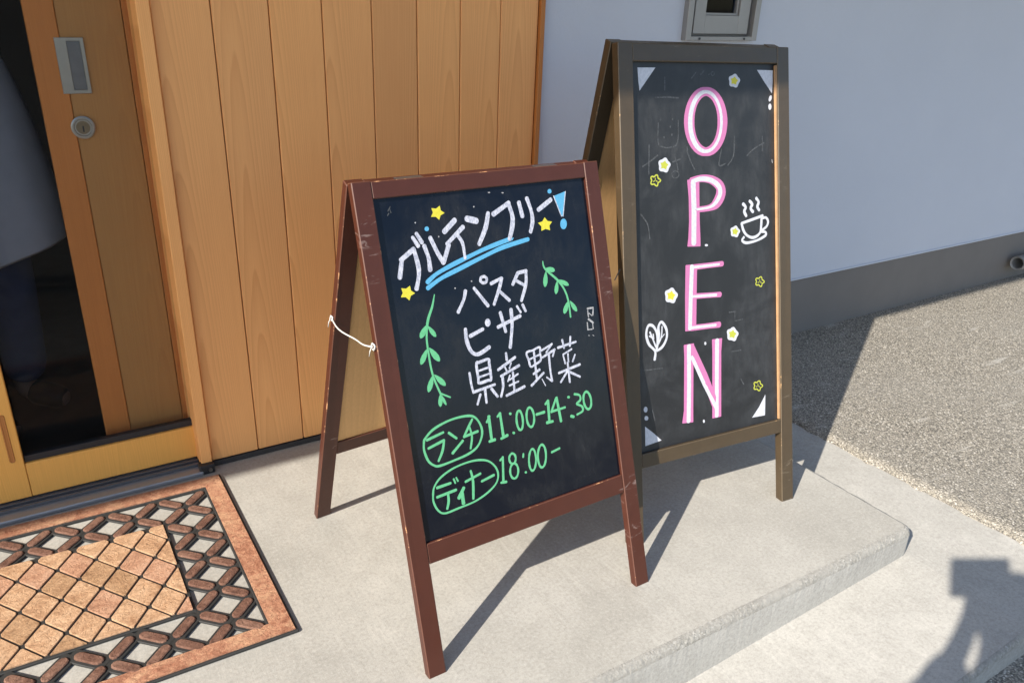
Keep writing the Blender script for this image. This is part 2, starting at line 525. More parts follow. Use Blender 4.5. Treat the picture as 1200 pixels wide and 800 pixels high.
def edged_slab(name, path, ztop, zbot, back_y, left_x, mats, bev=0.020, rough=0.0040):
    """slab whose visible rim follows path (x, y with outward normals) ; worn rounded arris, flat top, vertical face"""
    rnd = random.Random(name)
    prof = [(0.0, 0.0), (0.30, 0.03), (0.62, 0.16), (0.86, 0.42), (0.98, 0.75), (1.0, 1.0)]
    vs, fs = [], []
    rows = []
    for (x, y, nxx, nyy) in path:
        zt, zb = ztop(x, y), zbot(x, y)
        bb = bev
        row = []
        for k, (ox, oz) in enumerate(prof):
            j = rough * (rnd.random() - 0.5) * (0, 0.35, 0.9, 1, 0.9, 0.6)[k]
            row.append(len(vs))
            vs.append((x + nxx * (bb * ox - bb - (abs(j) if k else 0)), y + nyy * (bb * ox - bb - (abs(j) if k else 0)), zt - bb * oz - (abs(j) * 0.8 if k else 0)))
        row.append(len(vs)); vs.append((x, y, (zt - bb + zb) / 2))
        row.append(len(vs)); vs.append((x, y, zb))
        rows.append(row)
    mi = []
    for a, b in zip(rows[:-1], rows[1:]):
        for k in range(len(a) - 1):
            fs.append((a[k], a[k + 1], b[k + 1], b[k])); mi.append(1 if k < 5 else 2)
    return vs, fs, mi, rows

def build_platform():
    X1, Y0, r = 2.055, 0.972, 0.035
    path = []
    n = 540
    for i in range(n + 1):
        path.append((lerp(-3.0, 0.0, i / 40) if i < 40 else lerp(0.0, X1 - r, (i - 40) / 500), Y0, 0, -1))
    for i in range(1, 9):
        a = -math.pi / 2 + (math.pi / 2) * i / 8
        path.append((X1 - r + r * math.cos(a), Y0 + r + r * math.sin(a), math.cos(a), math.sin(a)))
    for i in range(1, 41):
        path.append((X1, lerp(Y0 + r, 2.262, i / 40), 1, 0))
    vs, fs, mi, rows = edged_slab('platform', path, lambda x, y: 0.0, lambda x, y: slab_z(x) - 0.03, 2.3, -3, None)
    # top surface: fan strips from the rim to the back line
    back = {}
    top = []
    nf = n + 9
    for i in range(n + 9 + 40):
        p = path[i]
    # back vertices for the front part of the rim
    bidx = []
    for i in range(n + 1):
        bidx.append(len(vs)); vs.append((path[i][0], 2.262, 0.0))
    for i in range(n):
        fs.append((rows[i][0], rows[i + 1][0], bidx[i + 1], bidx[i])); mi.append(0)
    # strip between x = X1 - r and the right rim
    poly = [rows[i][0] for i in range(n, len(rows))] + [bidx[n]]
    fs.append(tuple(poly)); mi.append(0)
    me = bpy.data.meshes.new('concrete_platform')
    me.from_pydata(vs, [], fs); me.update()
    o = link('concrete_platform', me, ['concrete', 'concrete_arris', 'concrete_edge'])
    me.polygons.foreach_set('material_index', mi)
    me.polygons.foreach_set('use_smooth', [k > 0 for k in mi])
    tag(o, kind='structure')
build_platform()

def build_apron():
    X1, Y0 = 2.385, 0.615
    path = []
    n = 260
    for i in range(n + 1):
        x = lerp(-3.0, 1.2, i / 60) if i < 60 else lerp(1.2, X1, (i - 60) / 200)
        path.append((x, Y0 + 0.004 * math.sin(x * 3), 0, -1))
    vs, fs, mi, rows = edged_slab('apron', path, lambda x, y: slab_z(x), lambda x, y: -0.30, 2.3, -3, None, bev=0.014, rough=0.004)
    m2 = 6
    prev = [r[0] for r in rows]
    for k in range(1, m2 + 1):
        cur = []
        for i, p in enumerate(path):
            cur.append(len(vs)); vs.append((p[0], lerp(p[1], 2.285, k / m2), slab_z(p[0])))
        for i in range(n):
            fs.append((prev[i], prev[i + 1], cur[i + 1], cur[i])); mi.append(0)
        prev = cur
    me = bpy.data.meshes.new('concrete_apron')
    me.from_pydata(vs, [], fs); me.update()
    o = link('concrete_apron', me, ['concrete_low', 'concrete_arris', 'concrete_edge'])
    me.polygons.foreach_set('material_index', mi)
    me.polygons.foreach_set('use_smooth', [k > 0 for k in mi])
    tag(o, kind='structure')
build_apron()

# ================================================================== THE SHOP BUILDING
YW = 2.2654                                                    # front of the timber cladding
shop = empty('shop_building', (0, 2.3, 0))
tag(shop, 'white rendered shop front with vertical timber cladding, grey base and timber sliding doors', 'building')
def sbox(name, a, b, mats, parent=shop, bev=0.002, own=False):
    c = ((a[0] + b[0]) / 2, (a[1] + b[1]) / 2, a[2]) if own else None
    return box(name, a, b, mats, parent, bev, loc=c or (0, 0, 0))

ZE = 2.45
WX0, WX1, WZ0, WZ1 = 2.165, 2.505, 1.245, 2.02                  # window hole
wall = sbox('white_wall', (1.54, 2.274, 0.2165), (WX0, 2.46, ZE), 'white_stucco', bev=0)
wall = sbox('white_wall', (WX1, 2.274, 0.2165), (9.0, 2.46, ZE), 'white_stucco', bev=0)
sbox('white_wall', (WX0, 2.2741, 0.2165), (WX1, 2.46, WZ0), 'white_stucco', bev=0)
sbox('white_wall', (WX0, 2.2741, WZ1), (WX1, 2.46, ZE), 'white_stucco', bev=0)
sbox('white_wall', (-6.0, 2.30, -0.3), (-1.0, 2.46, ZE), 'white_stucco', bev=0)
sbox('foundation', (1.56, 2.279, -0.4), (9.0, 2.46, 0.2160), 'foundation_render', bev=0)
sbox('drip_edge', (1.56, 2.268, 0.2085), (9.0, 2.279, 0.2162), 'white_stucco', bev=0.001)
sbox('roof', (-6.5, 0.845, ZE + 0.012), (9.5, 6.5, ZE + 0.16), 'roof_metal')
sbox('soffit', (-6.5, 0.86, ZE), (9.5, 6.5, ZE + 0.012), 'soffit', bev=0)
sbox('door_header', (-1.0, 2.285, 2.05), (0.39, 2.46, ZE), 'white_stucco', bev=0)

# timber cladding, board by board
clad = sbox('cladding', (0.39, 2.279, 0.0), (1.548, 2.46, ZE), 'flashing', bev=0)
edges = [0.3865, 0.5323, 0.6808, 0.826, 0.9708, 1.1118, 1.2552, 1.3959, 1.5345]
for a, b in zip(edges[:-1], edges[1:]):
    p = sbox('plank', (a + 0.0014, YW + random.uniform(-0.0006, 0.0006), 0.020), (b - 0.0014, 2.2785, ZE - 0.002), 'cedar', clad, 0.0022, own=True)
sbox('end_trim', (1.5362, YW - 0.012, 0.018), (1.5525, 2.30, ZE - 0.002), 'door_brown', clad, 0.0015, own=True)
sbox('base_flashing', (0.39, 2.262, 0.0), (1.55, 2.2785, 0.017), 'flashing', clad, 0.001)
sbox('door_jamb', (0.3525, 2.246, 0.020), (0.3845, 2.42, ZE - 0.002), 'cedar', clad, 0.002, own=True)

# door sill
sill = sbox('door_sill', (-1.0, 2.222, 0.0), (0.352, 2.44, 0.014), 'sill_aluminium', bev=0.003)
for y in (2.262, 2.288, 2.342, 2.366):
    sbox('sill_rail', (-1.0, y, 0.0142), (0.352, y + 0.006, 0.0235), 'steel_dark', sill, 0.001)
br = sbox('jamb_foot', (0.343, 2.226, 0.0), (0.3865, 2.2615, 0.030), 'black_plastic', bev=0.003)
vs, fs = tube([(0.373, 2.2275, 0.014), (0.373, 2.2225, 0.014)], 0.006, 10)
o = from_pd('screw', vs, fs, 'steel', br); o.location = -parent_world(br)

# outer sliding door (timber frame, clear pane) in front of the inner one
YD = 2.305
od = empty('outer_door', (0, 0, 0), shop)
od.location = Vector((-0.1, YD, 0.0)) - parent_world(shop)
sl = sbox('stile', (-0.205, YD, 0.024), (-0.1005, YD + 0.036, 2.04), 'door_light', od, 0.002, own=True)
# finger groove: dark rounded slot let into the stile
def slot(name, x, z0, z1, w, y, mat, parent):
    pts = []
    for i in range(9):
        a = math.pi * i / 8
        pts.append((x + w * math.cos(a), z1 + w * math.sin(a)))
    for i in range(9):
        a = math.pi + math.pi * i / 8
        pts.append((x + w * math.cos(a), z0 + w * math.sin(a)))
    n = len(pts)
    vs = [(px, y, pz) for px, pz in pts] + [((px - x) * 0.7 + x, y - 0.0016, (pz - (z0 + z1) / 2) * 0.985 + (z0 + z1) / 2) for px, pz in pts] + [((px - x) * 0.45 + x, y - 0.0006, (pz - (z0 + z1) / 2) * 0.97 + (z0 + z1) / 2) for px, pz in pts]
    fs = []
    for r in range(2):
        for i in range(n):
            fs.append((r * n + i, r * n + (i + 1) % n, (r + 1) * n + (i + 1) % n, (r + 1) * n + i))
    fs.append(tuple(range(2 * n, 3 * n)))
    o = from_pd(name, vs, fs, mat, parent, smooth=False)
    o.location = -parent_world(parent)
    return o
slot('finger_groove', -0.1265, 0.150, 0.285, 0.0075, YD - 0.0003, 'door_brown', od)
sbox('bottom_rail', (-0.0995, YD + 0.001, 0.024), (0.36, YD + 0.035, 0.130), 'door_light', od, 0.002, own=True)
sbox('glazing_bead', (-0.0985, YD + 0.010, 0.1305), (0.36, YD + 0.030, 0.150), 'black_plastic', od, 0.001)
sbox('top_rail', (-0.0995, YD + 0.001, 1.94), (0.36, YD + 0.035, 2.04), 'door_light', od, 0.002, own=True)
sbox('insect_screen', (-0.0985, YD + 0.0185, 0.1505), (0.36, YD + 0.0195, 1.9395), 'screen_mesh', od, 0)
sbox('side_panel', (-1.0, YD + 0.002, 0.024), (-0.207, YD + 0.03, 2.04), 'door_light', od, 0.002, own=True)

# inner sliding door with pull and lock
YI = 2.372
idr = empty('inner_door', (0, 0, 0), shop)
idr.location = Vector((0.2, YI, 0.0)) - parent_world(shop)
sbox('stile', (0.1185, YI, 0.024), (0.1865, YI + 0.036, 2.04), 'door_brown', idr, 0.002, own=True)
sbox('panel', (0.1872, YI + 0.003, 0.024), (0.3375, YI + 0.033, 2.04), 'door_panel', idr, 0.0015, own=True)
sbox('edge_strip', (0.3390, YI + 0.001, 0.024), (0.3800, YI + 0.036, 2.04), 'door_brown', idr, 0.0015, own=True)
sbox('bottom_rail', (-1.0, YI + 0.002, 0.024), (0.1180, YI + 0.034, 0.085), 'door_brown', idr, 0.0015)
sbox('glass_pane', (-1.0, YI + 0.015, 0.0855), (0.1180, YI + 0.020, 2.04), 'dark_glass', idr, 0)
# pull: a plate with a recessed pocket
def pull():
    x0, x1, z0, z1 = 0.1725, 0.2385, 1.1005, 1.2335
    px0, px1, pz0, pz1 = 0.1985, 0.2300, 1.1090, 1.2255
    y = YI - 0.0022
    bm = bmesh.new()
    def ring(r, yy):
        return [bm.verts.new((r[0], yy, r[2])), bm.verts.new((r[1], yy, r[2])), bm.verts.new((r[1], yy, r[3])), bm.verts.new((r[0], yy, r[3]))]
    A = ring((x0, x1, z0, z1), YI + 0.001)
    B = ring((x0 + 0.0008, x1 - 0.0008, z0 + 0.0008, z1 - 0.0008), y)
    C = ring((px0, px1, pz0, pz1), y)
    D = ring((px0 + 0.001, px1 - 0.001, pz0 + 0.001, pz1 - 0.001), y + 0.0017)
    for P, Q in ((A, B), (B, C), (C, D)):
        for i in range(4):
            bm.faces.new((P[i], P[(i + 1) % 4], Q[(i + 1) % 4], Q[i]))
    o = from_bm('door_pull', bm, 'steel', idr); o.location = -parent_world(idr)
    po = sbox('pull_pocket', (px0 + 0.001, y + 0.0012, pz0 + 0.001), (px1 - 0.001, y + 0.0017, pz1 - 0.001), 'steel_dark', idr, 0)
pull()
def lock():
    cx, cz, y = 0.2035, 1.0175, YI
    prof = [(0.0285, 0.001), (0.0285, -0.003), (0.0255, -0.0042), (0.0215, -0.0042), (0.020, -0.0022), (0.0, -0.0018)]
    n = 32
    vs, fs = [], []
    for r, d in prof[:-1]:
        for i in range(n):
            a = 2 * math.pi * i / n
            vs.append((cx + r * math.cos(a), y + d, cz + r * math.sin(a)))
    for k in range(len(prof) - 2):
        for i in range(n):
            fs.append((k * n + i, k * n + (i + 1) % n, (k + 1) * n + (i + 1) % n, (k + 1) * n + i))
    fs.append(tuple(range((len(prof) - 2) * n, (len(prof) - 1) * n)))
    o = from_pd('lock_cylinder', vs, fs, 'steel', idr); o.location = -parent_world(idr)
    cv, cf = tube([(cx, y - 0.0020, cz), (cx, y - 0.00228, cz)], 0.0165, 24)
    co = from_pd('lock_core', cv, cf, 'bronze_dark', idr); co.location = -parent_world(idr)
    sbox('keyhole', (cx - 0.0018, y - 0.0030, cz - 0.011), (cx + 0.0018, y - 0.0023, cz + 0.004), 'black_plastic', idr, 0)
lock()

# dim room behind the doors
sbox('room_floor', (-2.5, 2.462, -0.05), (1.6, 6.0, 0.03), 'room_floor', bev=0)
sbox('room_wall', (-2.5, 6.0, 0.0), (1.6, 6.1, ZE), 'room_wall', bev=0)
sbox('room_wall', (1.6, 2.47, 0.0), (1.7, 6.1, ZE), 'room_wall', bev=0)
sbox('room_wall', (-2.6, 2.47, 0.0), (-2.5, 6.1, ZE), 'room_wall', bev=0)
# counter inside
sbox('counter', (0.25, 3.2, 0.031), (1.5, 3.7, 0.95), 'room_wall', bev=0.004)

# window in the white wall
win = empty('window', (0, 0, 0), shop)
win.location = Vector((2.33, 2.27, 1.235)) - parent_world(shop)
def frame(name, x0, x1, z0, z1, w, y0, y1, mat, parent, wb=None):
    wb = wb or w
    bm = bmesh.new()
    bm_box(bm, (x0, y0, z0), (x0 + w, y1, z1), 0.0012)
    bm_box(bm, (x1 - w, y0, z0), (x1, y1, z1), 0.0012)
    bm_box(bm, (x0 + w, y0 + 0.0005, z0), (x1 - w, y1, z0 + wb), 0.0012)
    bm_box(bm, (x0 + w, y0 + 0.0005, z1 - w), (x1 - w, y1, z1), 0.0012)
    o = from_bm(name, bm, [mat, mat], parent)
    o.location = -parent_world(parent)
    return o
frame('outer_frame', 2.155, 2.515, 1.236, 2.03, 0.026, 2.250, 2.33, 'window_aluminium', win, 0.014)
frame('sash', 2.1985, 2.4720, 1.258, 2.0035, 0.052, 2.262, 2.30, 'window_aluminium', win, 0.062)
frame('gasket', 2.182, 2.488, 1.2505, 2.0035, 0.016, 2.275, 2.31, 'window_aluminium_dark', win, 0.007)
frame('glazing_bead', 2.2508, 2.4197, 1.3203, 1.9512, 0.008, 2.270, 2.29, 'window_aluminium', win)
sbox('glass_pane', (2.252, 2.283, 1.322), (2.4185, 2.287, 1.95), 'window_glass', win, 0)
sbox('pane_backing', (2.2, 2.40, 1.25), (2.47, 2.41, 2.0), 'reflection_blue', win, 0)  # added sheet behind the pane, coloured to imitate its dark blue reflection
for x in (2.222, 2.448):
    vs, fs = tube([(x, 2.2495, 1.2425), (x, 2.2475, 1.2425)], 0.004, 8)
    o = from_pd('drain_plug', vs, fs, 'black_plastic', win); o.location = -parent_world(win)

# grey drain pipe lying along the base on the right
vs, fs = [], []
n = 20
for k, (x, r) in enumerate(((4.93, 0.031), (4.925, 0.039), (4.93, 0.041), (5.02, 0.041), (5.021, 0.037), (7.5, 0.037))):
    for i in range(n):
        a = 2 * math.pi * i / n
        vs.append((x - 4.93, r * math.cos(a), r * math.sin(a)))
for k in range(5):
    for i in range(n):
        fs.append((k * n + i, k * n + (i + 1) % n, (k + 1) * n + (i + 1) % n, (k + 1) * n + i))
m0 = len(vs)
for i in range(n):
    a = 2 * math.pi * i / n
    vs.append((0.16, 0.031 * math.cos(a), 0.031 * math.sin(a)))
for i in range(n):
    fs.append((i, (i + 1) % n, m0 + (i + 1) % n, m0 + i))
fs.append(tuple(range(m0, m0 + n)))
o = from_pd('drain_pipe', vs, fs, 'pvc_grey', None, (4.93, 2.215, 0.045), smooth=False)
tag(o, 'grey plastic drain pipe end beside the wall base at the right edge', 'pipe')

# ================================================================== SIGNS
STROKES = {"S":{"heading_lettering":[["ws","l",0.00961,[[0.0779,0.8665],[0.0881,0.9004]]],["ws","l",0.00961,[[0.0862,0.9016],[0.1192,0.9201]]],["ws","c",0.00961,
[[0.1191,0.9195],[0.1238,0.8848],[0.1215,0.8633],[0.112,0.8382]]],["ws","l",0.00846,[[0.1205,0.9439],[0.1306,0.9248]]],["ws","l",0.00846,[[0.1304,0.9507],
[0.1405,0.931]]],["ws","c",0.00961,[[0.1445,0.9234],[0.1507,0.8967],[0.1502,0.8724]]],["ws","l",0.00961,[[0.1613,0.9385],[0.1729,0.9064],[0.1846,0.8827]]],
["ws","l",0.00961,[[0.1856,0.8842],[0.2031,0.9184]]],["ws","l",0.0123,[[0.1968,0.9468],[0.2266,0.9681]]],["ws","l",0.00961,[[0.199,0.9204],[0.2445,0.9516]]],
["ws","c",0.00769,[[0.2277,0.9363],[0.2376,0.9173],[0.2387,0.8851]]],["ws","l",0.01307,[[0.2563,0.9679],[0.2803,0.9605]]],["ws","c",0.01055,[[0.3128,0.9742],
[0.301,0.9435],[0.2788,0.9105]]],["ws","l",0.01121,[[0.3256,0.9701],[0.371,0.9908]]],["ws","c",0.01121,[[0.3691,0.9902],[0.3758,0.9607],[0.3706,0.9357],
[0.3597,0.9119]]],["ws","l",0.01121,[[0.3981,0.9891],[0.4028,0.9579]]],["ws","c",0.00989,[[0.4213,0.9961],[0.429,0.9667],[0.4288,0.9437],[0.4196,0.921]]],
["ws","l",0.00989,[[0.4491,0.9676],[0.4885,0.9871]]]],"exclamation_mark":[["b","f",0,[[0.4979,0.9944],[0.5174,0.9985],[0.5332,1.0021],[0.5272,0.9747],[0.5171,
0.9461],[0.5126,0.9466]]],["ws","l",0.00231,[[0.4979,0.9944],[0.5134,0.9465]]],["ws","l",0.00231,[[0.5339,1.0015],[0.5179,0.946]]],["b","f",0,[[0.5263,
0.9273],[0.5244,0.9221],[0.521,0.9181],[0.5167,0.9162],[0.5124,0.9167],[0.5089,0.9195],[0.5069,0.924],[0.5068,0.9294],[0.5086,0.9346],[0.512,0.9386],[0.5163,
0.9405],[0.5206,0.9401],[0.5242,0.9373],[0.5262,0.9328]]],["b","f",0,[[0.4937,1.0055],[0.4928,1.0033],[0.4909,1.0017],[0.4883,1.0009],[0.4857,1.0011],[0.4835,
1.0023],[0.4822,1.0043],[0.482,1.0065],[0.483,1.0087],[0.4849,1.0104],[0.4874,1.0112],[0.49,1.011],[0.4922,1.0098],[0.4935,1.0078]]]],"underline":[["b",
"c",0.00923,[[0.1396,0.8481],[0.1636,0.8619],[0.2024,0.8749],[0.2458,0.8867],[0.2966,0.8997],[0.36,0.9117],[0.3667,0.9129]]],["b","c",0.00923,[[0.1382,
0.8357],[0.1727,0.8511],[0.2194,0.8646],[0.2941,0.8849],[0.3413,0.8964],[0.4106,0.9056]]],["b","f",0,[[0.1616,0.9568],[0.1607,0.9547],[0.1589,0.9532],[0.1567,
0.9525],[0.1543,0.9528],[0.1524,0.9539],[0.1512,0.9558],[0.1511,0.958],[0.1519,0.96],[0.1537,0.9615],[0.1559,0.9622],[0.1583,0.962],[0.1602,0.9608],[0.1614,
0.9589]]]],"yellow_star#1":[["y","f",0,[[0.1951,1.0014],[0.196,0.9917],[0.2044,0.9853],[0.1938,0.9813],[0.189,0.9724],[0.1817,0.9797],[0.1705,0.9806],[0.1764,
0.989],[0.1742,0.9984],[0.1852,0.9964]]]],"yellow_star#2":[["y","f",0,[[0.098,0.8471],[0.0988,0.837],[0.1071,0.8299],[0.0966,0.8263],[0.0917,0.8173],[0.0845,
0.8252],[0.0734,0.8267],[0.0793,0.8351],[0.0773,0.845],[0.0881,0.8424]]]],"yellow_star#9":[["y","f",0,[[0.4644,0.9494],[0.4712,0.9403],[0.4841,0.9371],
[0.4751,0.9292],[0.4753,0.9185],[0.463,0.9229],[0.4504,0.9196],[0.4517,0.9301],[0.4438,0.9386],[0.4568,0.9408]]]],"menu_lettering":[["ws","c",0.00791,[[0.228,
0.8161],[0.2208,0.7983],[0.2028,0.7739]]],["ws","l",0.00791,[[0.2504,0.8188],[0.2799,0.7751]]],["ws","r",0.0066,[[0.2859,0.8318],[0.2846,0.8289],[0.2819,
0.8269],[0.2784,0.826],[0.2748,0.8266],[0.2718,0.8284],[0.2699,0.8311],[0.2696,0.8342],[0.2709,0.8371],[0.2735,0.8391],[0.277,0.84],[0.2807,0.8395],[0.2837,
0.8377],[0.2856,0.8349]]],["ws","l",0.00791,[[0.2954,0.8219],[0.3248,0.8298]]],["ws","c",0.00791,[[0.3254,0.8297],[0.314,0.8063],[0.2959,0.7753]]],["ws",
"l",0.00791,[[0.3135,0.8035],[0.3377,0.7778]]],["ws","l",0.00791,[[0.3523,0.8114],[0.3699,0.8348]]],["ws","l",0.00791,[[0.3699,0.8348],[0.3937,0.8361]]],
["ws","c",0.00791,[[0.3925,0.8357],[0.3877,0.8066],[0.3696,0.772]]],["ws","l",0.00791,[[0.3652,0.817],[0.3845,0.8042]]],["ws","c",0.0089,[[0.2145,0.7348],
[0.2136,0.7096],[0.2215,0.6839],[0.2382,0.6748],[0.2684,0.6848]]],["ws","l",0.00791,[[0.2238,0.7176],[0.2585,0.7269]]],["ws","f",0,[[0.2801,0.7373],[0.2788,
0.7336],[0.2763,0.7308],[0.2731,0.7296],[0.2699,0.7302],[0.2673,0.7324],[0.2658,0.7359],[0.2657,0.7399],[0.267,0.7436],[0.2695,0.7463],[0.2727,0.7476],
[0.2759,0.747],[0.2785,0.7448],[0.28,0.7413]]],["ws","l",0.00857,[[0.2977,0.7241],[0.3606,0.7387]]],["ws","l",0.00791,[[0.309,0.7548],[0.3166,0.7105]]],
["ws","c",0.00857,[[0.3382,0.7571],[0.3355,0.7217],[0.3227,0.6733]]],["ws","l",0.00594,[[0.3554,0.7615],[0.3636,0.7466]]],["ws","l",0.0066,[[0.3712,0.7624],
[0.3772,0.7467]]],["ws","r",0.00645,[[0.2294,0.6551],[0.2371,0.6566],[0.2613,0.6589],[0.262,0.6484],[0.2615,0.6136],[0.2538,0.6127],[0.2296,0.6115],[0.229,
0.6219]]],["ws","l",0.00469,[[0.2311,0.6382],[0.2608,0.6409]]],["ws","l",0.00469,[[0.2303,0.6242],[0.2606,0.6268]]],["ws","c",0.00557,[[0.209,0.6385],[0.2093,
0.6134],[0.2119,0.5936]]],["ws","l",0.00645,[[0.2121,0.5948],[0.2692,0.5997]]],["ws","l",0.00645,[[0.242,0.5959],[0.2413,0.5643]]],["ws","l",0.00586,[[0.2284,
0.586],[0.2177,0.5657]]],["ws","l",0.00645,[[0.2588,0.5921],[0.2719,0.5714]]],["ws","l",0.00645,[[0.3092,0.6628],[0.309,0.6479]]],["ws","l",0.00645,[[0.2824,
0.63],[0.3319,0.6491]]],["ws","l",0.0041,[[0.3012,0.6325],[0.3045,0.624]]],["ws","l",0.0041,[[0.3193,0.6388],[0.3128,0.6275]]],["ws","l",0.00645,[[0.2875,
0.6145],[0.3396,0.6285]]],["ws","c",0.00645,[[0.2913,0.615],[0.2897,0.5905],[0.2808,0.5693]]],["ws","l",0.0041,[[0.3117,0.6114],[0.3041,0.5991]]],["ws",
"l",0.0044,[[0.3086,0.6016],[0.3334,0.61]]],["ws","l",0.00469,[[0.3065,0.5889],[0.3322,0.593]]],["ws","l",0.00645,[[0.2954,0.5681],[0.3466,0.5779]]],["ws",
"l",0.00527,[[0.3204,0.6167],[0.3179,0.5723]]],["ws","r",0.00527,[[0.3642,0.6527],[0.3822,0.6552],[0.4022,0.6585],[0.4012,0.644],[0.4007,0.6286],[0.3832,
0.6214],[0.3706,0.6194],[0.3677,0.6347]]],["ws","l",0.0044,[[0.3662,0.6356],[0.4022,0.6422]]],["ws","l",0.00527,[[0.3847,0.6547],[0.3828,0.5887]]],["ws",
"l",0.00645,[[0.3757,0.601],[0.394,0.6074]]],["ws","l",0.00645,[[0.3661,0.5757],[0.4039,0.5977]]],["ws","l",0.00527,[[0.4057,0.6498],[0.4379,0.6592]]],
["ws","l",0.00469,[[0.4368,0.6586],[0.4187,0.6427]]],["ws","l",0.00586,[[0.4064,0.6336],[0.4437,0.6451]]],["ws","l",0.00469,[[0.4429,0.6444],[0.4356,0.6304]]],
["ws","c",0.00586,[[0.4252,0.6379],[0.4237,0.6017],[0.4248,0.5737]]],["ws","l",0.0044,[[0.4238,0.5739],[0.4109,0.5859]]],["ws","l",0.00264,[[0.3974,0.5842],
[0.4045,0.5672]]],["ws","l",0.00586,[[0.4534,0.6473],[0.5079,0.6513]]],["ws","l",0.00586,[[0.4687,0.6628],[0.4713,0.6432]]],["ws","l",0.00586,[[0.4938,
0.6663],[0.4887,0.6453]]],["ws","l",0.00469,[[0.4656,0.6285],[0.4924,0.6364]]],["ws","l",0.00469,[[0.4658,0.6258],[0.4688,0.6065]]],["ws","l",0.00469,[[0.4801,
0.6278],[0.4786,0.6081]]],["ws","l",0.00469,[[0.5004,0.6216],[0.4911,0.6069]]],["ws","l",0.00586,[[0.4466,0.5881],[0.5111,0.5956]]],["ws","l",0.00586,[[0.4758,
0.6078],[0.4751,0.5605]]],["ws","l",0.00586,[[0.4706,0.5858],[0.4487,0.5657]]],["ws","l",0.00586,[[0.4779,0.5843],[0.5072,0.5664]]]],"lunch_hours_lettering":[["g",
"l",0.00564,[[0.0831,0.5189],[0.1244,0.5257]]],["g","l",0.00564,[[0.0838,0.5003],[0.1235,0.5084]]],["g","c",0.00564,[[0.1235,0.5084],[0.116,0.4865],[0.1031,
0.4671]]],["g","l",0.00564,[[0.1373,0.5213],[0.1542,0.5046]]],["g","l",0.00645,[[0.1686,0.4956],[0.1394,0.4749]]],["g","c",0.00564,[[0.1994,0.5366],[0.1868,
0.5212],[0.1727,0.5034]]],["g","l",0.00645,[[0.1727,0.5034],[0.2088,0.5067]]],["g","c",0.00484,[[0.1899,0.5204],[0.1924,0.4984],[0.185,0.4734]]],["g","r",
0.00524,[[0.0801,0.5238],[0.1035,0.5386],[0.1436,0.5478],[0.1832,0.5476],[0.206,0.5396],[0.2186,0.5168],[0.218,0.4954],[0.2034,0.4739],[0.1773,0.4629],
[0.1366,0.4579],[0.1051,0.456],[0.0923,0.4596],[0.0793,0.4736],[0.0732,0.4979],[0.0752,0.5147]]],["g","l",0.00564,[[0.2349,0.521],[0.2439,0.5329]]],["g",
"l",0.00685,[[0.2418,0.5327],[0.241,0.4768]]],["g","l",0.00685,[[0.2348,0.4766],[0.2495,0.4771]]],["g","l",0.00564,[[0.2642,0.5265],[0.2719,0.5327]]],["g",
"l",0.00685,[[0.2719,0.5327],[0.2725,0.4759]]],["g","l",0.00685,[[0.266,0.475],[0.2836,0.4786]]],["g","f",0,[[0.3025,0.5242],[0.3019,0.5229],[0.3007,0.5221],
[0.2991,0.5218],[0.2975,0.5222],[0.2961,0.5232],[0.2952,0.5245],[0.2951,0.526],[0.2957,0.5273],[0.2969,0.5281],[0.2985,0.5284],[0.3001,0.528],[0.3015,0.527],
[0.3024,0.5257]]],["g","f",0,[[0.3047,0.4788],[0.3041,0.4775],[0.3029,0.4766],[0.3013,0.4764],[0.2996,0.4768],[0.2982,0.4778],[0.2973,0.4792],[0.2972,0.4807],
[0.2978,0.4819],[0.299,0.4828],[0.3006,0.483],[0.3023,0.4826],[0.3037,0.4816],[0.3045,0.4802]]],["g","r",0.00564,[[0.3298,0.5027],[0.3284,0.4931],[0.3256,
0.4856],[0.322,0.4818],[0.3182,0.4825],[0.3151,0.4875],[0.3132,0.4957],[0.3129,0.5056],[0.3143,0.5152],[0.3171,0.5226],[0.3207,0.5264],[0.3245,0.5258],
[0.3276,0.5209],[0.3295,0.5127]]],["g","r",0.00564,[[0.3616,0.5026],[0.36,0.4929],[0.3567,0.4854],[0.3523,0.4817],[0.3477,0.4825],[0.3438,0.4876],[0.3414,
0.496],[0.341,0.506],[0.3425,0.5157],[0.3458,0.5231],[0.3502,0.5268],[0.3548,0.526],[0.3587,0.521],[0.3611,0.5126]]],["g","l",0.00685,[[0.3689,0.5064],
[0.3915,0.5069]]],["g","l",0.00564,[[0.3975,0.5243],[0.4058,0.5307]]],["g","l",0.00685,[[0.4058,0.5307],[0.4023,0.4806]]],["g","l",0.00685,[[0.395,0.4805],
[0.4122,0.4796]]],["g","l",0.00604,[[0.4298,0.5319],[0.4113,0.5022]]],["g","l",0.00604,[[0.4114,0.503],[0.4523,0.5039]]],["g","l",0.00685,[[0.4313,0.5324],
[0.4354,0.4743]]],["g","f",0,[[0.4702,0.5246],[0.4695,0.5233],[0.4682,0.5224],[0.4665,0.5221],[0.4646,0.5225],[0.4631,0.5235],[0.4621,0.5249],[0.462,0.5265],
[0.4626,0.5278],[0.4639,0.5287],[0.4657,0.529],[0.4675,0.5286],[0.469,0.5276],[0.47,0.5261]]],["g","l",0.00685,[[0.4666,0.479],[0.4737,0.4757]]],["g","c",
0.00564,[[0.4845,0.5286],[0.4989,0.5227],[0.4994,0.511],[0.4873,0.5041],[0.5016,0.495],[0.5022,0.4832],[0.4846,0.4785]]],["g","r",0.00604,[[0.5315,0.5037],
[0.5305,0.4944],[0.5275,0.4872],[0.523,0.4836],[0.518,0.4842],[0.5134,0.489],[0.5101,0.4969],[0.5089,0.5063],[0.5098,0.5156],[0.5129,0.5227],[0.5173,0.5264],
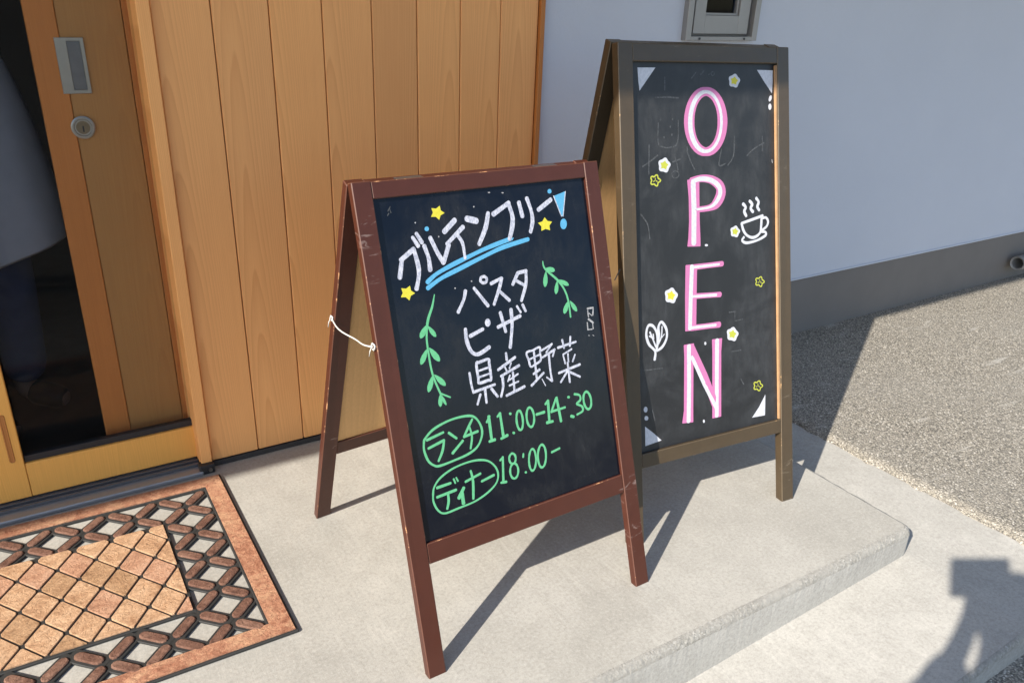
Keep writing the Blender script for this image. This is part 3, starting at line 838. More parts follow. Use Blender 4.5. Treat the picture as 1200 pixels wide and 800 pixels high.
[0.5224,0.5258],[0.527,0.5211],[0.5302,0.5132]]]],"dinner_hours_lettering":[["g","l",0.00592,[[0.0902,0.4104],[0.124,0.4113]]],["g","l",0.00592,[[0.0869,
0.39],[0.1346,0.3927]]],["g","c",0.00592,[[0.1139,0.3911],[0.1126,0.3729],[0.1067,0.3577]]],["g","l",0.00418,[[0.1326,0.4181],[0.1353,0.408]]],["g","l",
0.00418,[[0.1392,0.4193],[0.1423,0.4107]]],["g","l",0.00835,[[0.154,0.3917],[0.1388,0.3728]]],["g","l",0.00905,[[0.1481,0.3809],[0.1477,0.3576]]],["g",
"l",0.00592,[[0.1605,0.4038],[0.2003,0.4113]]],["g","c",0.00592,[[0.177,0.4241],[0.1791,0.4],[0.1737,0.3607]]],["g","l",0.00592,[[0.2009,0.3931],[0.234,
0.3985]]],["g","r",0.00452,[[0.0783,0.3987],[0.0844,0.4152],[0.1036,0.431],[0.1393,0.4424],[0.1846,0.4448],[0.2187,0.437],[0.2376,0.4207],[0.2452,0.4001],
[0.2383,0.3798],[0.2141,0.3645],[0.1768,0.3535],[0.1345,0.3507],[0.1003,0.3494],[0.0852,0.3597],[0.077,0.3807]]],["g","l",0.00487,[[0.2554,0.4269],[0.2631,
0.4318]]],["g","l",0.00592,[[0.2633,0.4327],[0.256,0.3762]]],["g","l",0.00592,[[0.25,0.3757],[0.2637,0.374]]],["g","r",0.00522,[[0.2968,0.4198],[0.2951,
0.415],[0.292,0.4115],[0.2882,0.4102],[0.2844,0.4113],[0.2814,0.4145],[0.2797,0.4192],[0.2796,0.4245],[0.2813,0.4293],[0.2843,0.4327],[0.2881,0.434],[0.2919,
0.433],[0.295,0.4298],[0.2967,0.4251]]],["g","r",0.00522,[[0.2991,0.3898],[0.2968,0.3825],[0.2928,0.3774],[0.288,0.3752],[0.2832,0.3766],[0.2795,0.3812],
[0.2775,0.388],[0.2776,0.3958],[0.2799,0.403],[0.2838,0.4082],[0.2886,0.4103],[0.2934,0.409],[0.2972,0.4045],[0.2992,0.3976]]],["g","l",0.00487,[[0.3191,
0.4254],[0.3172,0.4181]]],["g","f",0,[[0.3221,0.38],[0.3216,0.3789],[0.3205,0.3782],[0.3191,0.378],[0.3177,0.3784],[0.3164,0.3794],[0.3157,0.3806],[0.3155,
0.3819],[0.3161,0.383],[0.3171,0.3837],[0.3185,0.3839],[0.32,0.3835],[0.3212,0.3826],[0.322,0.3814]]],["g","r",0.00522,[[0.351,0.4021],[0.3483,0.3915],
[0.3442,0.3835],[0.3396,0.3797],[0.3353,0.3809],[0.3323,0.3868],[0.331,0.3962],[0.3318,0.4073],[0.3345,0.4179],[0.3385,0.4259],[0.3431,0.4297],[0.3474,
0.4285],[0.3505,0.4227],[0.3517,0.4133]]],["g","r",0.00557,[[0.38,0.4034],[0.377,0.3922],[0.3724,0.3838],[0.3671,0.38],[0.3621,0.3813],[0.3585,0.3877],
[0.3568,0.3977],[0.3576,0.4095],[0.3605,0.4206],[0.3651,0.429],[0.3704,0.4329],[0.3754,0.4316],[0.3791,0.4253],[0.3807,0.4152]]],["g","l",0.00592,[[0.3973,
0.408],[0.4209,0.4114]]]],"vine_drawing":[["g","c",[0.00231,0.005,0.00615,0.00462,0.00462,0.00462,0.00462],[[0.1516,0.8199],[0.1422,0.796],[0.1277,0.7698],
[0.1193,0.7394],[0.1173,0.7077],[0.1194,0.6555],[0.1312,0.6104]]],["g","l",0.00385,[[0.1312,0.6104],[0.1537,0.5967]]],["g","f",0,[[0.1217,0.76],[0.1155,
0.7567],[0.1091,0.7518],[0.1042,0.7459],[0.1024,0.7399],[0.1032,0.7357],[0.1048,0.7347],[0.1092,0.7355],[0.1148,0.7391],[0.1191,0.7454],[0.1219,0.7527],
[0.123,0.7592]]],["g","f",0,[[0.125,0.7572],[0.1258,0.7511],[0.1278,0.744],[0.1313,0.7374],[0.1359,0.7329],[0.1397,0.7313],[0.1412,0.7319],[0.142,0.7355],
[0.1407,0.7414],[0.1367,0.7477],[0.1314,0.7535],[0.1262,0.7577]]],["g","f",0,[[0.1145,0.7101],[0.1081,0.7057],[0.1015,0.6994],[0.0965,0.6923],[0.0944,0.6854],
[0.0951,0.681],[0.0966,0.6801],[0.1011,0.6815],[0.1068,0.6862],[0.1113,0.6937],[0.1143,0.7021],[0.1157,0.7094]]],["g","f",0,[[0.1201,0.7115],[0.1211,0.7036],
[0.1239,0.6944],[0.1285,0.686],[0.1347,0.6803],[0.1398,0.6783],[0.1417,0.6791],[0.1428,0.6839],[0.141,0.6915],[0.1356,0.6996],[0.1285,0.7069],[0.1216,0.7122]]],
["g","f",0,[[0.1192,0.6525],[0.1133,0.6472],[0.1073,0.6399],[0.1029,0.6318],[0.1016,0.6243],[0.1027,0.6197],[0.1044,0.6189],[0.1087,0.6208],[0.1139,0.6265],
[0.1178,0.6349],[0.1199,0.644],[0.1205,0.6519]]],["g","f",0,[[0.123,0.6526],[0.1251,0.6454],[0.129,0.6371],[0.1344,0.6297],[0.1407,0.625],[0.1456,0.6237],
[0.1471,0.6246],[0.1474,0.6291],[0.1447,0.636],[0.1387,0.643],[0.1312,0.6491],[0.1243,0.6534]]],["g","f",0,[[0.1303,0.609],[0.1271,0.6041],[0.1242,0.5978],
[0.1228,0.5911],[0.1237,0.5853],[0.1257,0.582],[0.1272,0.5817],[0.1301,0.5838],[0.1327,0.5888],[0.1336,0.5956],[0.133,0.6028],[0.1315,0.6087]]],["g","f",
0,[[0.1305,0.6087],[0.131,0.6031],[0.1324,0.5962],[0.1348,0.5895],[0.138,0.5845],[0.1408,0.5822],[0.1418,0.5824],[0.1424,0.5855],[0.1415,0.5911],[0.1388,
0.5977],[0.135,0.604],[0.1313,0.6089]]]],"sprig_drawing":[["g","c",[0.00264,0.00495,0.00561,0.00495,0.00495,0.00462],[[0.443,0.851],[0.4467,0.8334],[0.4774,
0.8037],[0.4942,0.7786],[0.5018,0.7501],[0.5025,0.7118]]],["g","f",0,[[0.4495,0.8338],[0.4528,0.8294],[0.4577,0.8252],[0.4636,0.8226],[0.4694,0.8226],[0.4733,
0.8243],[0.4742,0.8259],[0.4733,0.8295],[0.4695,0.8332],[0.4634,0.8353],[0.4564,0.8357],[0.4502,0.835]]],["g","f",0,[[0.4476,0.8274],[0.443,0.8209],[0.4388,
0.8126],[0.4364,0.8039],[0.4369,0.7965],[0.4391,0.7924],[0.4409,0.7921],[0.4448,0.795],[0.4486,0.8015],[0.4504,0.8104],[0.4503,0.8195],[0.449,0.8271]]],
["g","f",0,[[0.4806,0.8026],[0.4844,0.7974],[0.49,0.7917],[0.4967,0.7872],[0.5036,0.7852],[0.5082,0.7854],[0.5094,0.7866],[0.5084,0.7903],[0.5042,0.7952],
[0.497,0.7992],[0.4888,0.8021],[0.4815,0.8036]]],["g","f",0,[[0.4762,0.8009],[0.4719,0.7956],[0.4679,0.7887],[0.4655,0.7815],[0.4657,0.7752],[0.4675,0.7716],
[0.4692,0.7712],[0.4727,0.7735],[0.4763,0.7789],[0.4782,0.7863],[0.4785,0.7941],[0.4776,0.8006]]],["g","f",0,[[0.4994,0.7491],[0.4935,0.745],[0.4878,0.7392],
[0.4837,0.7328],[0.4828,0.7266],[0.4842,0.7228],[0.4859,0.722],[0.4904,0.7235],[0.4954,0.7279],[0.4989,0.7346],[0.5006,0.7421],[0.5008,0.7485]]],["g","f",
0,[[0.506,0.7491],[0.5066,0.7427],[0.5087,0.7352],[0.5124,0.7281],[0.5176,0.7232],[0.5219,0.7213],[0.5236,0.7218],[0.5247,0.7255],[0.5234,0.7316],[0.5191,
0.7385],[0.5132,0.7448],[0.5073,0.7495]]]],"tape_residue":[["f1","l",0.00423,[[0.5554,0.7228],[0.5735,0.7221]]],["f1","l",0.00302,[[0.5558,0.7185],[0.5558,
0.7028]]],["f1","l",0.00363,[[0.5732,0.7199],[0.5696,0.7047]]],["f1","l",0.00242,[[0.5589,0.7108],[0.5669,0.7038]]],["f1","l",0.00484,[[0.5549,0.6973],
[0.5678,0.6864]]],["f1","l",0.00363,[[0.55,0.6896],[0.5491,0.6726]]],["f1","l",0.00302,[[0.566,0.6868],[0.5655,0.6725]]],["f1","l",0.00302,[[0.5491,0.6726],
[0.5617,0.6717]]],["f1","l",0.00181,[[0.5487,0.6589],[0.5522,0.6577]]],["f1","l",0.00151,[[0.5613,0.6575],[0.5652,0.6547]]],["f1","f",0,[[0.3254,1.0173],
[0.325,1.0167],[0.3241,1.0163],[0.3228,1.0162],[0.3215,1.0163],[0.3204,1.0167],[0.3196,1.0172],[0.3194,1.0178],[0.3198,1.0184],[0.3207,1.0188],[0.3219,
1.0189],[0.3233,1.0188],[0.3244,1.0185],[0.3252,1.0179]]],["f1","f",0,[[0.3606,1.0137],[0.3602,1.0131],[0.3593,1.0127],[0.358,1.0125],[0.3566,1.0126],[0.3554,
1.013],[0.3547,1.0136],[0.3545,1.0142],[0.3549,1.0148],[0.3558,1.0152],[0.3571,1.0153],[0.3584,1.0152],[0.3596,1.0148],[0.3604,1.0143]]],["f2","l",0.00231,
[[0.0739,1.002],[0.0804,1.0104]]],["f2","l",0.00231,[[0.078,1.0061],[0.08,0.9984]]],["f2","l",0.00231,[[0.0748,0.9974],[0.0714,0.9933]]],["f1","f",0,[[0.1334,
0.9725],[0.1331,0.9719],[0.1326,0.9714],[0.1318,0.9712],[0.1311,0.9713],[0.1304,0.9716],[0.13,0.9722],[0.13,0.9729],[0.1303,0.9735],[0.1308,0.974],[0.1316,
0.9742],[0.1323,0.9741],[0.133,0.9738],[0.1334,0.9732]]],["f1","f",0,[[0.2804,0.991],[0.2801,0.9903],[0.2795,0.9898],[0.2787,0.9896],[0.2778,0.9896],[0.2771,
0.99],[0.2767,0.9906],[0.2766,0.9913],[0.2769,0.992],[0.2775,0.9925],[0.2783,0.9927],[0.2792,0.9926],[0.2799,0.9923],[0.2803,0.9917]]],["f1","f",0,[[0.1837,
0.938],[0.1834,0.9374],[0.1828,0.9369],[0.182,0.9367],[0.1812,0.9368],[0.1806,0.9372],[0.1802,0.9378],[0.1801,0.9384],[0.1804,0.9391],[0.181,0.9396],[0.1817,
0.9398],[0.1825,0.9397],[0.1832,0.9393],[0.1836,0.9387]]],["f1","f",0,[[0.2485,0.8341],[0.2482,0.8335],[0.2476,0.833],[0.2468,0.8328],[0.2459,0.8329],[0.2452,
0.8334],[0.2448,0.834],[0.2447,0.8347],[0.245,0.8354],[0.2456,0.8358],[0.2464,0.836],[0.2473,0.8359],[0.248,0.8355],[0.2484,0.8349]]],["f1","f",0,[[0.2053,
0.8254],[0.205,0.8248],[0.2044,0.8243],[0.2037,0.8241],[0.2029,0.8242],[0.2022,0.8246],[0.2018,0.8253],[0.2017,0.826],[0.202,0.8266],[0.2026,0.8271],[0.2034,
0.8273],[0.2042,0.8272],[0.2049,0.8267],[0.2053,0.8261]]]]},"O":{"open_lettering":[["p","r",[0.03567,0.03495,0.03393,0.03264,0.03112,0.02942,0.0276,0.02569,
0.02377,0.02189,0.02377,0.02569,0.0276,0.02942,0.03112,0.03264,0.03393,0.03495,0.03567,0.03495,0.03393,0.03264,0.03112,0.02942,0.0276,0.02569,0.02377,0.02189,
0.02377,0.02569,0.0276,0.02942,0.03112,0.03264,0.03393,0.03495],[[0.3487,1.1082],[0.3475,1.095],[0.3446,1.0822],[0.3399,1.0702],[0.3338,1.0595],[0.3262,
1.0503],[0.3176,1.043],[0.3082,1.0377],[0.2982,1.0347],[0.288,1.0339],[0.278,1.0355],[0.2683,1.0393],[0.2593,1.0452],[0.2513,1.0531],[0.2444,1.0626],[0.239,
1.0735],[0.2351,1.0854],[0.2328,1.098],[0.2323,1.1108],[0.2334,1.1237],[0.2363,1.136],[0.2408,1.1476],[0.2467,1.158],[0.2539,1.167],[0.2623,1.1743],[0.2715,
1.1797],[0.2813,1.1829],[0.2914,1.184],[0.3015,1.1828],[0.3112,1.1794],[0.3204,1.1739],[0.3287,1.1663],[0.3358,1.157],[0.3415,1.1462],[0.3457,1.1342],[0.3481,
1.1214]]],["w","r",[0.01135,0.01131,0.0112,0.01102,0.01078,0.01048,0.01013,0.00975,0.00934,0.00892,0.01019,0.01141,0.01257,0.01361,0.01451,0.01524,0.01578,
0.0161,0.01622,0.0161,0.01578,0.01524,0.01451,0.01361,0.01257,0.01141,0.01019,0.00892,0.00934,0.00975,0.01013,0.01048,0.01078,0.01102,0.0112,0.01131],[[0.346,
1.1082],[0.3448,1.0951],[0.342,1.0825],[0.3376,1.0706],[0.3317,1.06],[0.3245,1.0509],[0.3163,1.0436],[0.3073,1.0384],[0.2978,1.0353],[0.2881,1.0346],[0.2784,
1.0361],[0.2692,1.0399],[0.2606,1.0457],[0.253,1.0535],[0.2465,1.0629],[0.2413,1.0737],[0.2375,1.0855],[0.2354,1.098],[0.2349,1.1108],[0.236,1.1235],[0.2388,
1.1358],[0.243,1.1472],[0.2487,1.1576],[0.2556,1.1665],[0.2636,1.1737],[0.2724,1.1791],[0.2817,1.1823],[0.2914,1.1834],[0.301,1.1822],[0.3103,1.1788],[0.319,
1.1733],[0.3269,1.1659],[0.3337,1.1566],[0.3391,1.1459],[0.3431,1.134],[0.3454,1.1213]]],["p","l",[0.04163,0.03717,0.03717,0.04163,0.04535],[[0.2427,0.9648],
[0.2445,0.9202],[0.2443,0.8595],[0.2434,0.8167],[0.2416,0.7946]]],["p","c",[0.01673,0.01859,0.0223,0.02974,0.0342,0.02899,0.01673,0.01487],[[0.2354,0.9628],
[0.27,0.9668],[0.305,0.9617],[0.334,0.9448],[0.339,0.923],[0.3225,0.8995],[0.2972,0.8891],[0.2539,0.8877]]],["w","l",0.01561,[[0.2421,0.9588],[0.2438,0.89],
[0.241,0.8015]]],["w","c",[0.01041,0.01189,0.01264,0.01412,0.01412,0.01115,0.00669,0.00595],[[0.2394,0.9611],[0.27,0.9659],[0.305,0.9602],[0.3318,0.9434],
[0.3365,0.9232],[0.3205,0.9012],[0.2973,0.8906],[0.2539,0.8884]]],["w","f",0,[[0.2906,0.7911],[0.29,0.7898],[0.2883,0.7889],[0.286,0.7885],[0.2834,0.7888],
[0.2811,0.7896],[0.2795,0.7909],[0.279,0.7923],[0.2796,0.7936],[0.2812,0.7945],[0.2835,0.7949],[0.2861,0.7946],[0.2884,0.7938],[0.29,0.7925]]],["p","l",
0.03643,[[0.2311,0.7438],[0.2276,0.6599],[0.2252,0.57]]],["p","l",0.01561,[[0.2383,0.738],[0.3405,0.7364]]],["p","l",0.01561,[[0.2386,0.6601],[0.3312,0.6533]]],
["p","l",0.0171,[[0.2265,0.575],[0.3266,0.5704]]],["w","l",0.01413,[[0.2331,0.7405],[0.2272,0.66],[0.2228,0.5743]]],["w","l",0.00669,[[0.2342,0.7379],[0.3298,
0.736]]],["w","l",0.00744,[[0.2325,0.66],[0.3176,0.654]]],["w","l",0.00818,[[0.2224,0.5759],[0.3138,0.5709]]],["p","l",[0.03569,0.03245,0.03245,0.03893],
[[0.2179,0.5305],[0.2172,0.4993],[0.2129,0.348],[0.2095,0.3133]]],["p","l",[0.02028,0.02231,0.02433],[[0.2266,0.5228],[0.27,0.4364],[0.3149,0.3285]]],["p",
"l",[0.03731,0.03245,0.03245],[[0.3179,0.5302],[0.3162,0.4943],[0.3127,0.3082]]],["w","l",0.0146,[[0.2178,0.5266],[0.2163,0.4204],[0.2122,0.3157]]],["w",
"l",0.01054,[[0.2282,0.494],[0.2695,0.411],[0.3118,0.3347]]],["w","l",0.0146,[[0.3178,0.5274],[0.3152,0.4397],[0.3128,0.312]]],["w","f",0,[[0.2791,0.5246],
[0.2787,0.5227],[0.2777,0.5212],[0.2762,0.5205],[0.2746,0.5208],[0.2731,0.5219],[0.2721,0.5237],[0.2718,0.5258],[0.2722,0.5277],[0.2733,0.5292],[0.2747,
0.5299],[0.2764,0.5296],[0.2778,0.5285],[0.2788,0.5267]]],["w","f",0,[[0.2696,0.3043],[0.2692,0.3023],[0.2681,0.3008],[0.2666,0.3002],[0.265,0.3005],[0.2636,
0.3017],[0.2626,0.3036],[0.2623,0.3058],[0.2627,0.3078],[0.2637,0.3093],[0.2652,0.3099],[0.2668,0.3096],[0.2683,0.3084],[0.2693,0.3065]]]],"coffee_cup_drawing":[["w",
"c",0.00892,[[0.4203,0.8903],[0.4298,0.8808],[0.4243,0.8702],[0.4315,0.8575]]],["w","c",0.00892,[[0.4446,0.8965],[0.4542,0.887],[0.4482,0.8763],[0.457,
0.8667]]],["w","c",0.00892,[[0.4701,0.9023],[0.4789,0.8916],[0.4742,0.8791],[0.4808,0.8691]]],["w","l",0.00743,[[0.4136,0.8387],[0.494,0.853]]],["w","c",
0.00781,[[0.4136,0.8377],[0.422,0.8163],[0.4372,0.8021],[0.4593,0.7963],[0.4819,0.8062],[0.4877,0.8267],[0.4894,0.8491]]],["w","c",0.00743,[[0.4894,0.8453],
[0.5053,0.8472],[0.5142,0.8368],[0.5094,0.8233],[0.4911,0.8135]]],["w","c",0.00743,[[0.4217,0.8003],[0.415,0.792],[0.4324,0.7839],[0.4726,0.7876],[0.5035,
0.7978],[0.5037,0.8069],[0.4888,0.8098]]]],"flower_drawing#3":[["w","f",0,[[0.4078,0.8169],[0.4058,0.814],[0.4034,0.8117],[0.4018,0.8093],[0.4006,0.8062],
[0.3983,0.8035],[0.3947,0.8026],[0.3908,0.8035],[0.3874,0.8051],[0.3842,0.8058],[0.3805,0.8062],[0.3767,0.8075],[0.3742,0.8103],[0.3738,0.8139],[0.3741,
0.817],[0.3737,0.8199],[0.3726,0.8232],[0.3725,0.8266],[0.3746,0.8293],[0.3782,0.8306],[0.3817,0.831],[0.3847,0.8321],[0.3878,0.8337],[0.3915,0.8346],[0.3953,
0.8335],[0.398,0.8307],[0.3999,0.8278],[0.4021,0.8255],[0.4051,0.8233],[0.4075,0.8203]]],["yg","f",0,[[0.3916,0.8284],[0.3953,0.8227],[0.4018,0.8189],[0.3965,
0.8147],[0.3946,0.8089],[0.3877,0.812],[0.3801,0.8123],[0.3811,0.8183],[0.3783,0.8243],[0.3858,0.8249]]]],"flower_drawing#4":[["w","f",0,[[0.1831,0.6687],
[0.1807,0.6649],[0.1777,0.662],[0.1757,0.6589],[0.1742,0.6549],[0.1713,0.6514],[0.1669,0.6502],[0.1621,0.6517],[0.1579,0.6538],[0.154,0.655],[0.1494,0.6556],
[0.1448,0.6575],[0.1418,0.6613],[0.1413,0.666],[0.1417,0.6702],[0.1412,0.6741],[0.1399,0.6784],[0.1399,0.683],[0.1425,0.6865],[0.1469,0.688],[0.1513,0.6885],
[0.1549,0.6897],[0.1587,0.6918],[0.1633,0.6928],[0.1679,0.6912],[0.1712,0.6874],[0.1735,0.6835],[0.1763,0.6804],[0.1799,0.6774],[0.1829,0.6733]]],["y",
"f",0,[[0.1634,0.6846],[0.1679,0.6769],[0.1757,0.6716],[0.1693,0.6663],[0.1668,0.6586],[0.1584,0.6631],[0.1491,0.6637],[0.1503,0.6717],[0.147,0.6797],[0.1561,
0.6802]]]],"flower_drawing#5":[["w","f",0,[[0.3971,0.5329],[0.3948,0.5292],[0.3918,0.5265],[0.3899,0.5235],[0.3884,0.5197],[0.3856,0.5164],[0.3812,0.5154],
[0.3764,0.5169],[0.3723,0.5191],[0.3684,0.5203],[0.3638,0.521],[0.3592,0.523],[0.3562,0.5267],[0.3557,0.5313],[0.356,0.5353],[0.3555,0.539],[0.3543,0.5432],
[0.3542,0.5477],[0.3567,0.551],[0.3611,0.5524],[0.3654,0.5527],[0.369,0.5538],[0.3727,0.5557],[0.3773,0.5566],[0.3819,0.5549],[0.3852,0.5512],[0.3875,0.5474],
[0.3903,0.5443],[0.3939,0.5413],[0.3969,0.5373]]],["yg","f",0,[[0.3775,0.5487],[0.382,0.5411],[0.3898,0.5358],[0.3834,0.5308],[0.3811,0.5235],[0.3727,0.528],
[0.3634,0.5288],[0.3646,0.5365],[0.3612,0.5443],[0.3703,0.5446]]]],"outline_flower_drawing#6":[["yg","r",0.00339,[[0.4863,0.3681],[0.4836,0.3652],[0.4792,
0.3642],[0.4773,0.3624],[0.4766,0.3584],[0.4736,0.3558],[0.469,0.3576],[0.4657,0.3612],[0.4627,0.3626],[0.458,0.3627],[0.4536,0.3649],[0.4534,0.3689],[0.4558,
0.3722],[0.4558,0.3748],[0.4536,0.3788],[0.4539,0.3828],[0.4583,0.3834],[0.4631,0.3819],[0.4661,0.3822],[0.4695,0.3846],[0.474,0.3848],[0.4769,0.3812],
[0.4775,0.377],[0.4793,0.3745],[0.4837,0.3719]]],["yg","l",0.00216,[[0.4702,0.3701],[0.4751,0.3672]]],["yg","l",0.00216,[[0.4663,0.3707],[0.4615,0.3694]]],
["yg","l",0.00216,[[0.4682,0.373],[0.4682,0.3774]]]],"corner_triangle#101":[["w","f",0,[[0.4446,0.2806],[0.4722,0.3081],[0.4965,0.3402],[0.4956,0.3095],
[0.4941,0.278]]]],"corner_triangle#102":[["w","f",0,[[0.0668,1.2405],[0.0945,1.2408],[0.1236,1.241],[0.0977,1.2141],[0.0716,1.187],[0.0684,1.2111]]]],"corner_triangle#103":[["w",
"f",0,[[0.4785,1.2384],[0.5079,1.2382],[0.5389,1.2377],[0.5384,1.2079],[0.5354,1.1779],[0.5061,1.2078]]]],"chalk_dot#105":[["w","f",0,[[0.5337,1.164],[0.5317,
1.1606],[0.529,1.158],[0.5262,1.1569],[0.5238,1.1574],[0.5223,1.1593],[0.522,1.1624],[0.5229,1.166],[0.5249,1.1694],[0.5276,1.1719],[0.5304,1.173],[0.5328,
1.1726],[0.5343,1.1706],[0.5346,1.1676]]]],"chalk_dot#106":[["w","f",0,[[0.5329,1.1431],[0.5322,1.1395],[0.5304,1.1366],[0.5279,1.135],[0.5251,1.1351],
[0.5227,1.1367],[0.521,1.1397],[0.5205,1.1433],[0.5211,1.1469],[0.5229,1.1498],[0.5254,1.1514],[0.5282,1.1514],[0.5307,1.1497],[0.5324,1.1468]]]],"flower_drawing#7":[["w",
"f",0,[[0.415,1.2104],[0.4127,1.207],[0.4099,1.2042],[0.408,1.2014],[0.4065,1.198],[0.4038,1.1947],[0.3996,1.1933],[0.395,1.194],[0.391,1.1954],[0.3872,
1.1959],[0.3829,1.1959],[0.3784,1.197],[0.3756,1.1999],[0.375,1.2037],[0.3754,1.2072],[0.3749,1.2103],[0.3736,1.2138],[0.3735,1.2176],[0.376,1.2208],[0.3802,
1.2225],[0.3844,1.2234],[0.3878,1.2248],[0.3914,1.2269],[0.3959,1.2282],[0.4003,1.2274],[0.4035,1.2246],[0.4057,1.2216],[0.4083,1.2194],[0.4119,1.2172],
[0.4147,1.2142]]],["y","f",0,[[0.396,1.2214],[0.4003,1.2155],[0.4079,1.212],[0.4018,1.2069],[0.3995,1.2003],[0.3914,1.2031],[0.3825,1.2026],[0.3836,1.2093],
[0.3803,1.2156],[0.3891,1.217]]]],"flower_drawing#8":[["w","f",0,[[0.1671,1.0056],[0.1648,1.0021],[0.1621,0.9993],[0.1602,0.9964],[0.1588,0.9929],[0.1562,
0.9896],[0.152,0.9883],[0.1476,0.9893],[0.1438,0.9909],[0.1401,0.9916],[0.1359,0.9919],[0.1316,0.9933],[0.1289,0.9964],[0.1284,1.0005],[0.1288,1.0042],
[0.1283,1.0075],[0.1272,1.0112],[0.1271,1.0153],[0.1295,1.0185],[0.1336,1.0201],[0.1376,1.0208],[0.141,1.0221],[0.1445,1.0242],[0.1488,1.0254],[0.153,1.0243],
[0.1561,1.0212],[0.1582,1.0179],[0.1607,1.0154],[0.1641,1.0129],[0.1669,1.0096]]],["yg","f",0,[[0.1489,1.0182],[0.153,1.0118],[0.1603,1.0076],[0.1543,1.0025],
[0.152,0.9956],[0.1442,0.999],[0.1356,0.9989],[0.1367,1.006],[0.1337,1.0128],[0.1421,1.0139]]]],"outline_flower_drawing#9":[["yg","r",0.00379,[[0.1328,
0.9698],[0.1302,0.9668],[0.126,0.9654],[0.1242,0.9635],[0.1235,0.9597],[0.1206,0.957],[0.1163,0.9582],[0.1132,0.9612],[0.1105,0.9621],[0.1059,0.9617],[0.1018,
0.9633],[0.1017,0.967],[0.104,0.9702],[0.1041,0.9727],[0.102,0.9762],[0.1023,0.9799],[0.1065,0.981],[0.111,0.98],[0.1138,0.9806],[0.117,0.9832],[0.1214,
0.9839],[0.1241,0.9809],[0.1246,0.977],[0.1263,0.9749],[0.1304,0.973]]],["yg","l",0.00241,[[0.1176,0.9699],[0.1222,0.9677]]],["yg","l",0.00241,[[0.1139,
0.9701],[0.1093,0.9683]]],["yg","l",0.00241,[[0.1158,0.9724],[0.1158,0.9764]]]],"faded_chalk":[["f2","c",0.00355,[[0.0982,1.0595],[0.095,0.9877]]],["f2",
"c",0.00355,[[0.0761,1.007],[0.0979,1.0169],[0.1253,1.032]]],["f2","c",0.00355,[[0.2229,1.0389],[0.2359,1.0102],[0.2476,0.9915]]],["f2","c",0.00355,[[0.1821,
1.0247],[0.1881,1.0085],[0.1909,0.9924]]],["f2","c",0.00355,[[0.1738,1.0132],[0.2008,1.0199]]],["f2","c",0.00355,[[0.1231,1.1708],[0.1595,1.1712],[0.1965,
1.169]]],["f2","c",0.00355,[[0.1291,1.1105],[0.1277,1.0623],[0.1405,1.052],[0.1641,1.0492],[0.191,1.0599],[0.1951,1.1147]]],["f2","c",0.00355,[[0.3905,
1.0693],[0.3866,1.0198],[0.3656,0.9958]]],["f2","c",0.00355,[[0.3433,1.0381],[0.3339,0.9974],[0.357,1.0004]]],["f2","c",0.00355,[[0.437,1.0176],[0.4614,
1.0335],[0.5015,1.0489]]],["f2","c",0.00355,[[0.4956,1.0661],[0.4949,1.0279]]],["f2","c",0.00355,[[0.2408,1.2151],[0.2576,1.2306]]],["f2","c",0.00355,[[0.274,
1.2249],[0.2853,1.2347]]],["f2","c",0.00355,[[0.153,1.2187],[0.1521,1.1884]]],["f2","c",0.00355,[[0.3019,1.2251],[0.3132,1.231]]],["f2","c",0.00355,[[0.2232,
1.0488],[0.2255,1.0308]]],["f2","r",0.00304,[[0.1939,0.981],[0.1926,0.9773],[0.1892,0.9744],[0.1845,0.973],[0.1792,0.9733],[0.1746,0.9752],[0.1714,0.9785],
[0.1703,0.9823],[0.1716,0.9861],[0.1749,0.989],[0.1797,0.9904],[0.1849,0.9901],[0.1896,0.9882],[0.1928,0.9849]]],["f2","r",0.00253,[[0.3216,1.2279],[0.321,
1.2259],[0.3194,1.2242],[0.3171,1.2233],[0.3146,1.2233],[0.3124,1.2242],[0.3109,1.2258],[0.3103,1.2279],[0.3109,1.2299],[0.3125,1.2315],[0.3148,1.2325],
[0.3173,1.2325],[0.3196,1.2316],[0.3211,1.23]]],["f2","f",0,[[0.1387,1.1179],[0.1384,1.1166],[0.1376,1.1156],[0.1365,1.115],[0.1354,1.115],[0.1344,1.1156],
[0.1337,1.1167],[0.1335,1.1181],[0.1337,1.1194],[0.1345,1.1204],[0.1356,1.121],[0.1367,1.121],[0.1377,1.1204],[0.1384,1.1193]]],["f2","f",0,[[0.1781,1.1182],
[0.1778,1.1169],[0.1771,1.1158],[0.176,1.1152],[0.1748,1.1153],[0.1738,1.1159],[0.1731,1.117],[0.1728,1.1183],[0.1731,1.1197],[0.1739,1.1207],[0.175,1.1213],
[0.1762,1.1213],[0.1772,1.1207],[0.1779,1.1196]]],["f2","f",0,[[0.1708,1.0997],[0.1705,1.0984],[0.1697,1.0973],[0.1686,1.0968],[0.1674,1.0968],[0.1664,
1.0974],[0.1657,1.0985],[0.1655,1.0999],[0.1658,1.1012],[0.1665,1.1023],[0.1676,1.1029],[0.1688,1.1028],[0.1698,1.1022],[0.1705,1.1011]]],["f2","f",0,[[0.1755,
1.0801],[0.1752,1.0788],[0.1745,1.0777],[0.1734,1.0771],[0.1722,1.0772],[0.1712,1.0778],[0.1705,1.0789],[0.1702,1.0803],[0.1705,1.0816],[0.1713,1.0827],
[0.1724,1.0832],[0.1736,1.0832],[0.1746,1.0826],[0.1753,1.0815]]],["f2","f",0,[[0.149,1.0743],[0.1487,1.073],[0.1479,1.0719],[0.1468,1.0714],[0.1457,1.0714],
[0.1446,1.072],[0.1439,1.0732],[0.1437,1.0745],[0.144,1.0758],[0.1448,1.0769],[0.1458,1.0775],[0.147,1.0774],[0.148,1.0768],[0.1487,1.0757]]],["f1","l",
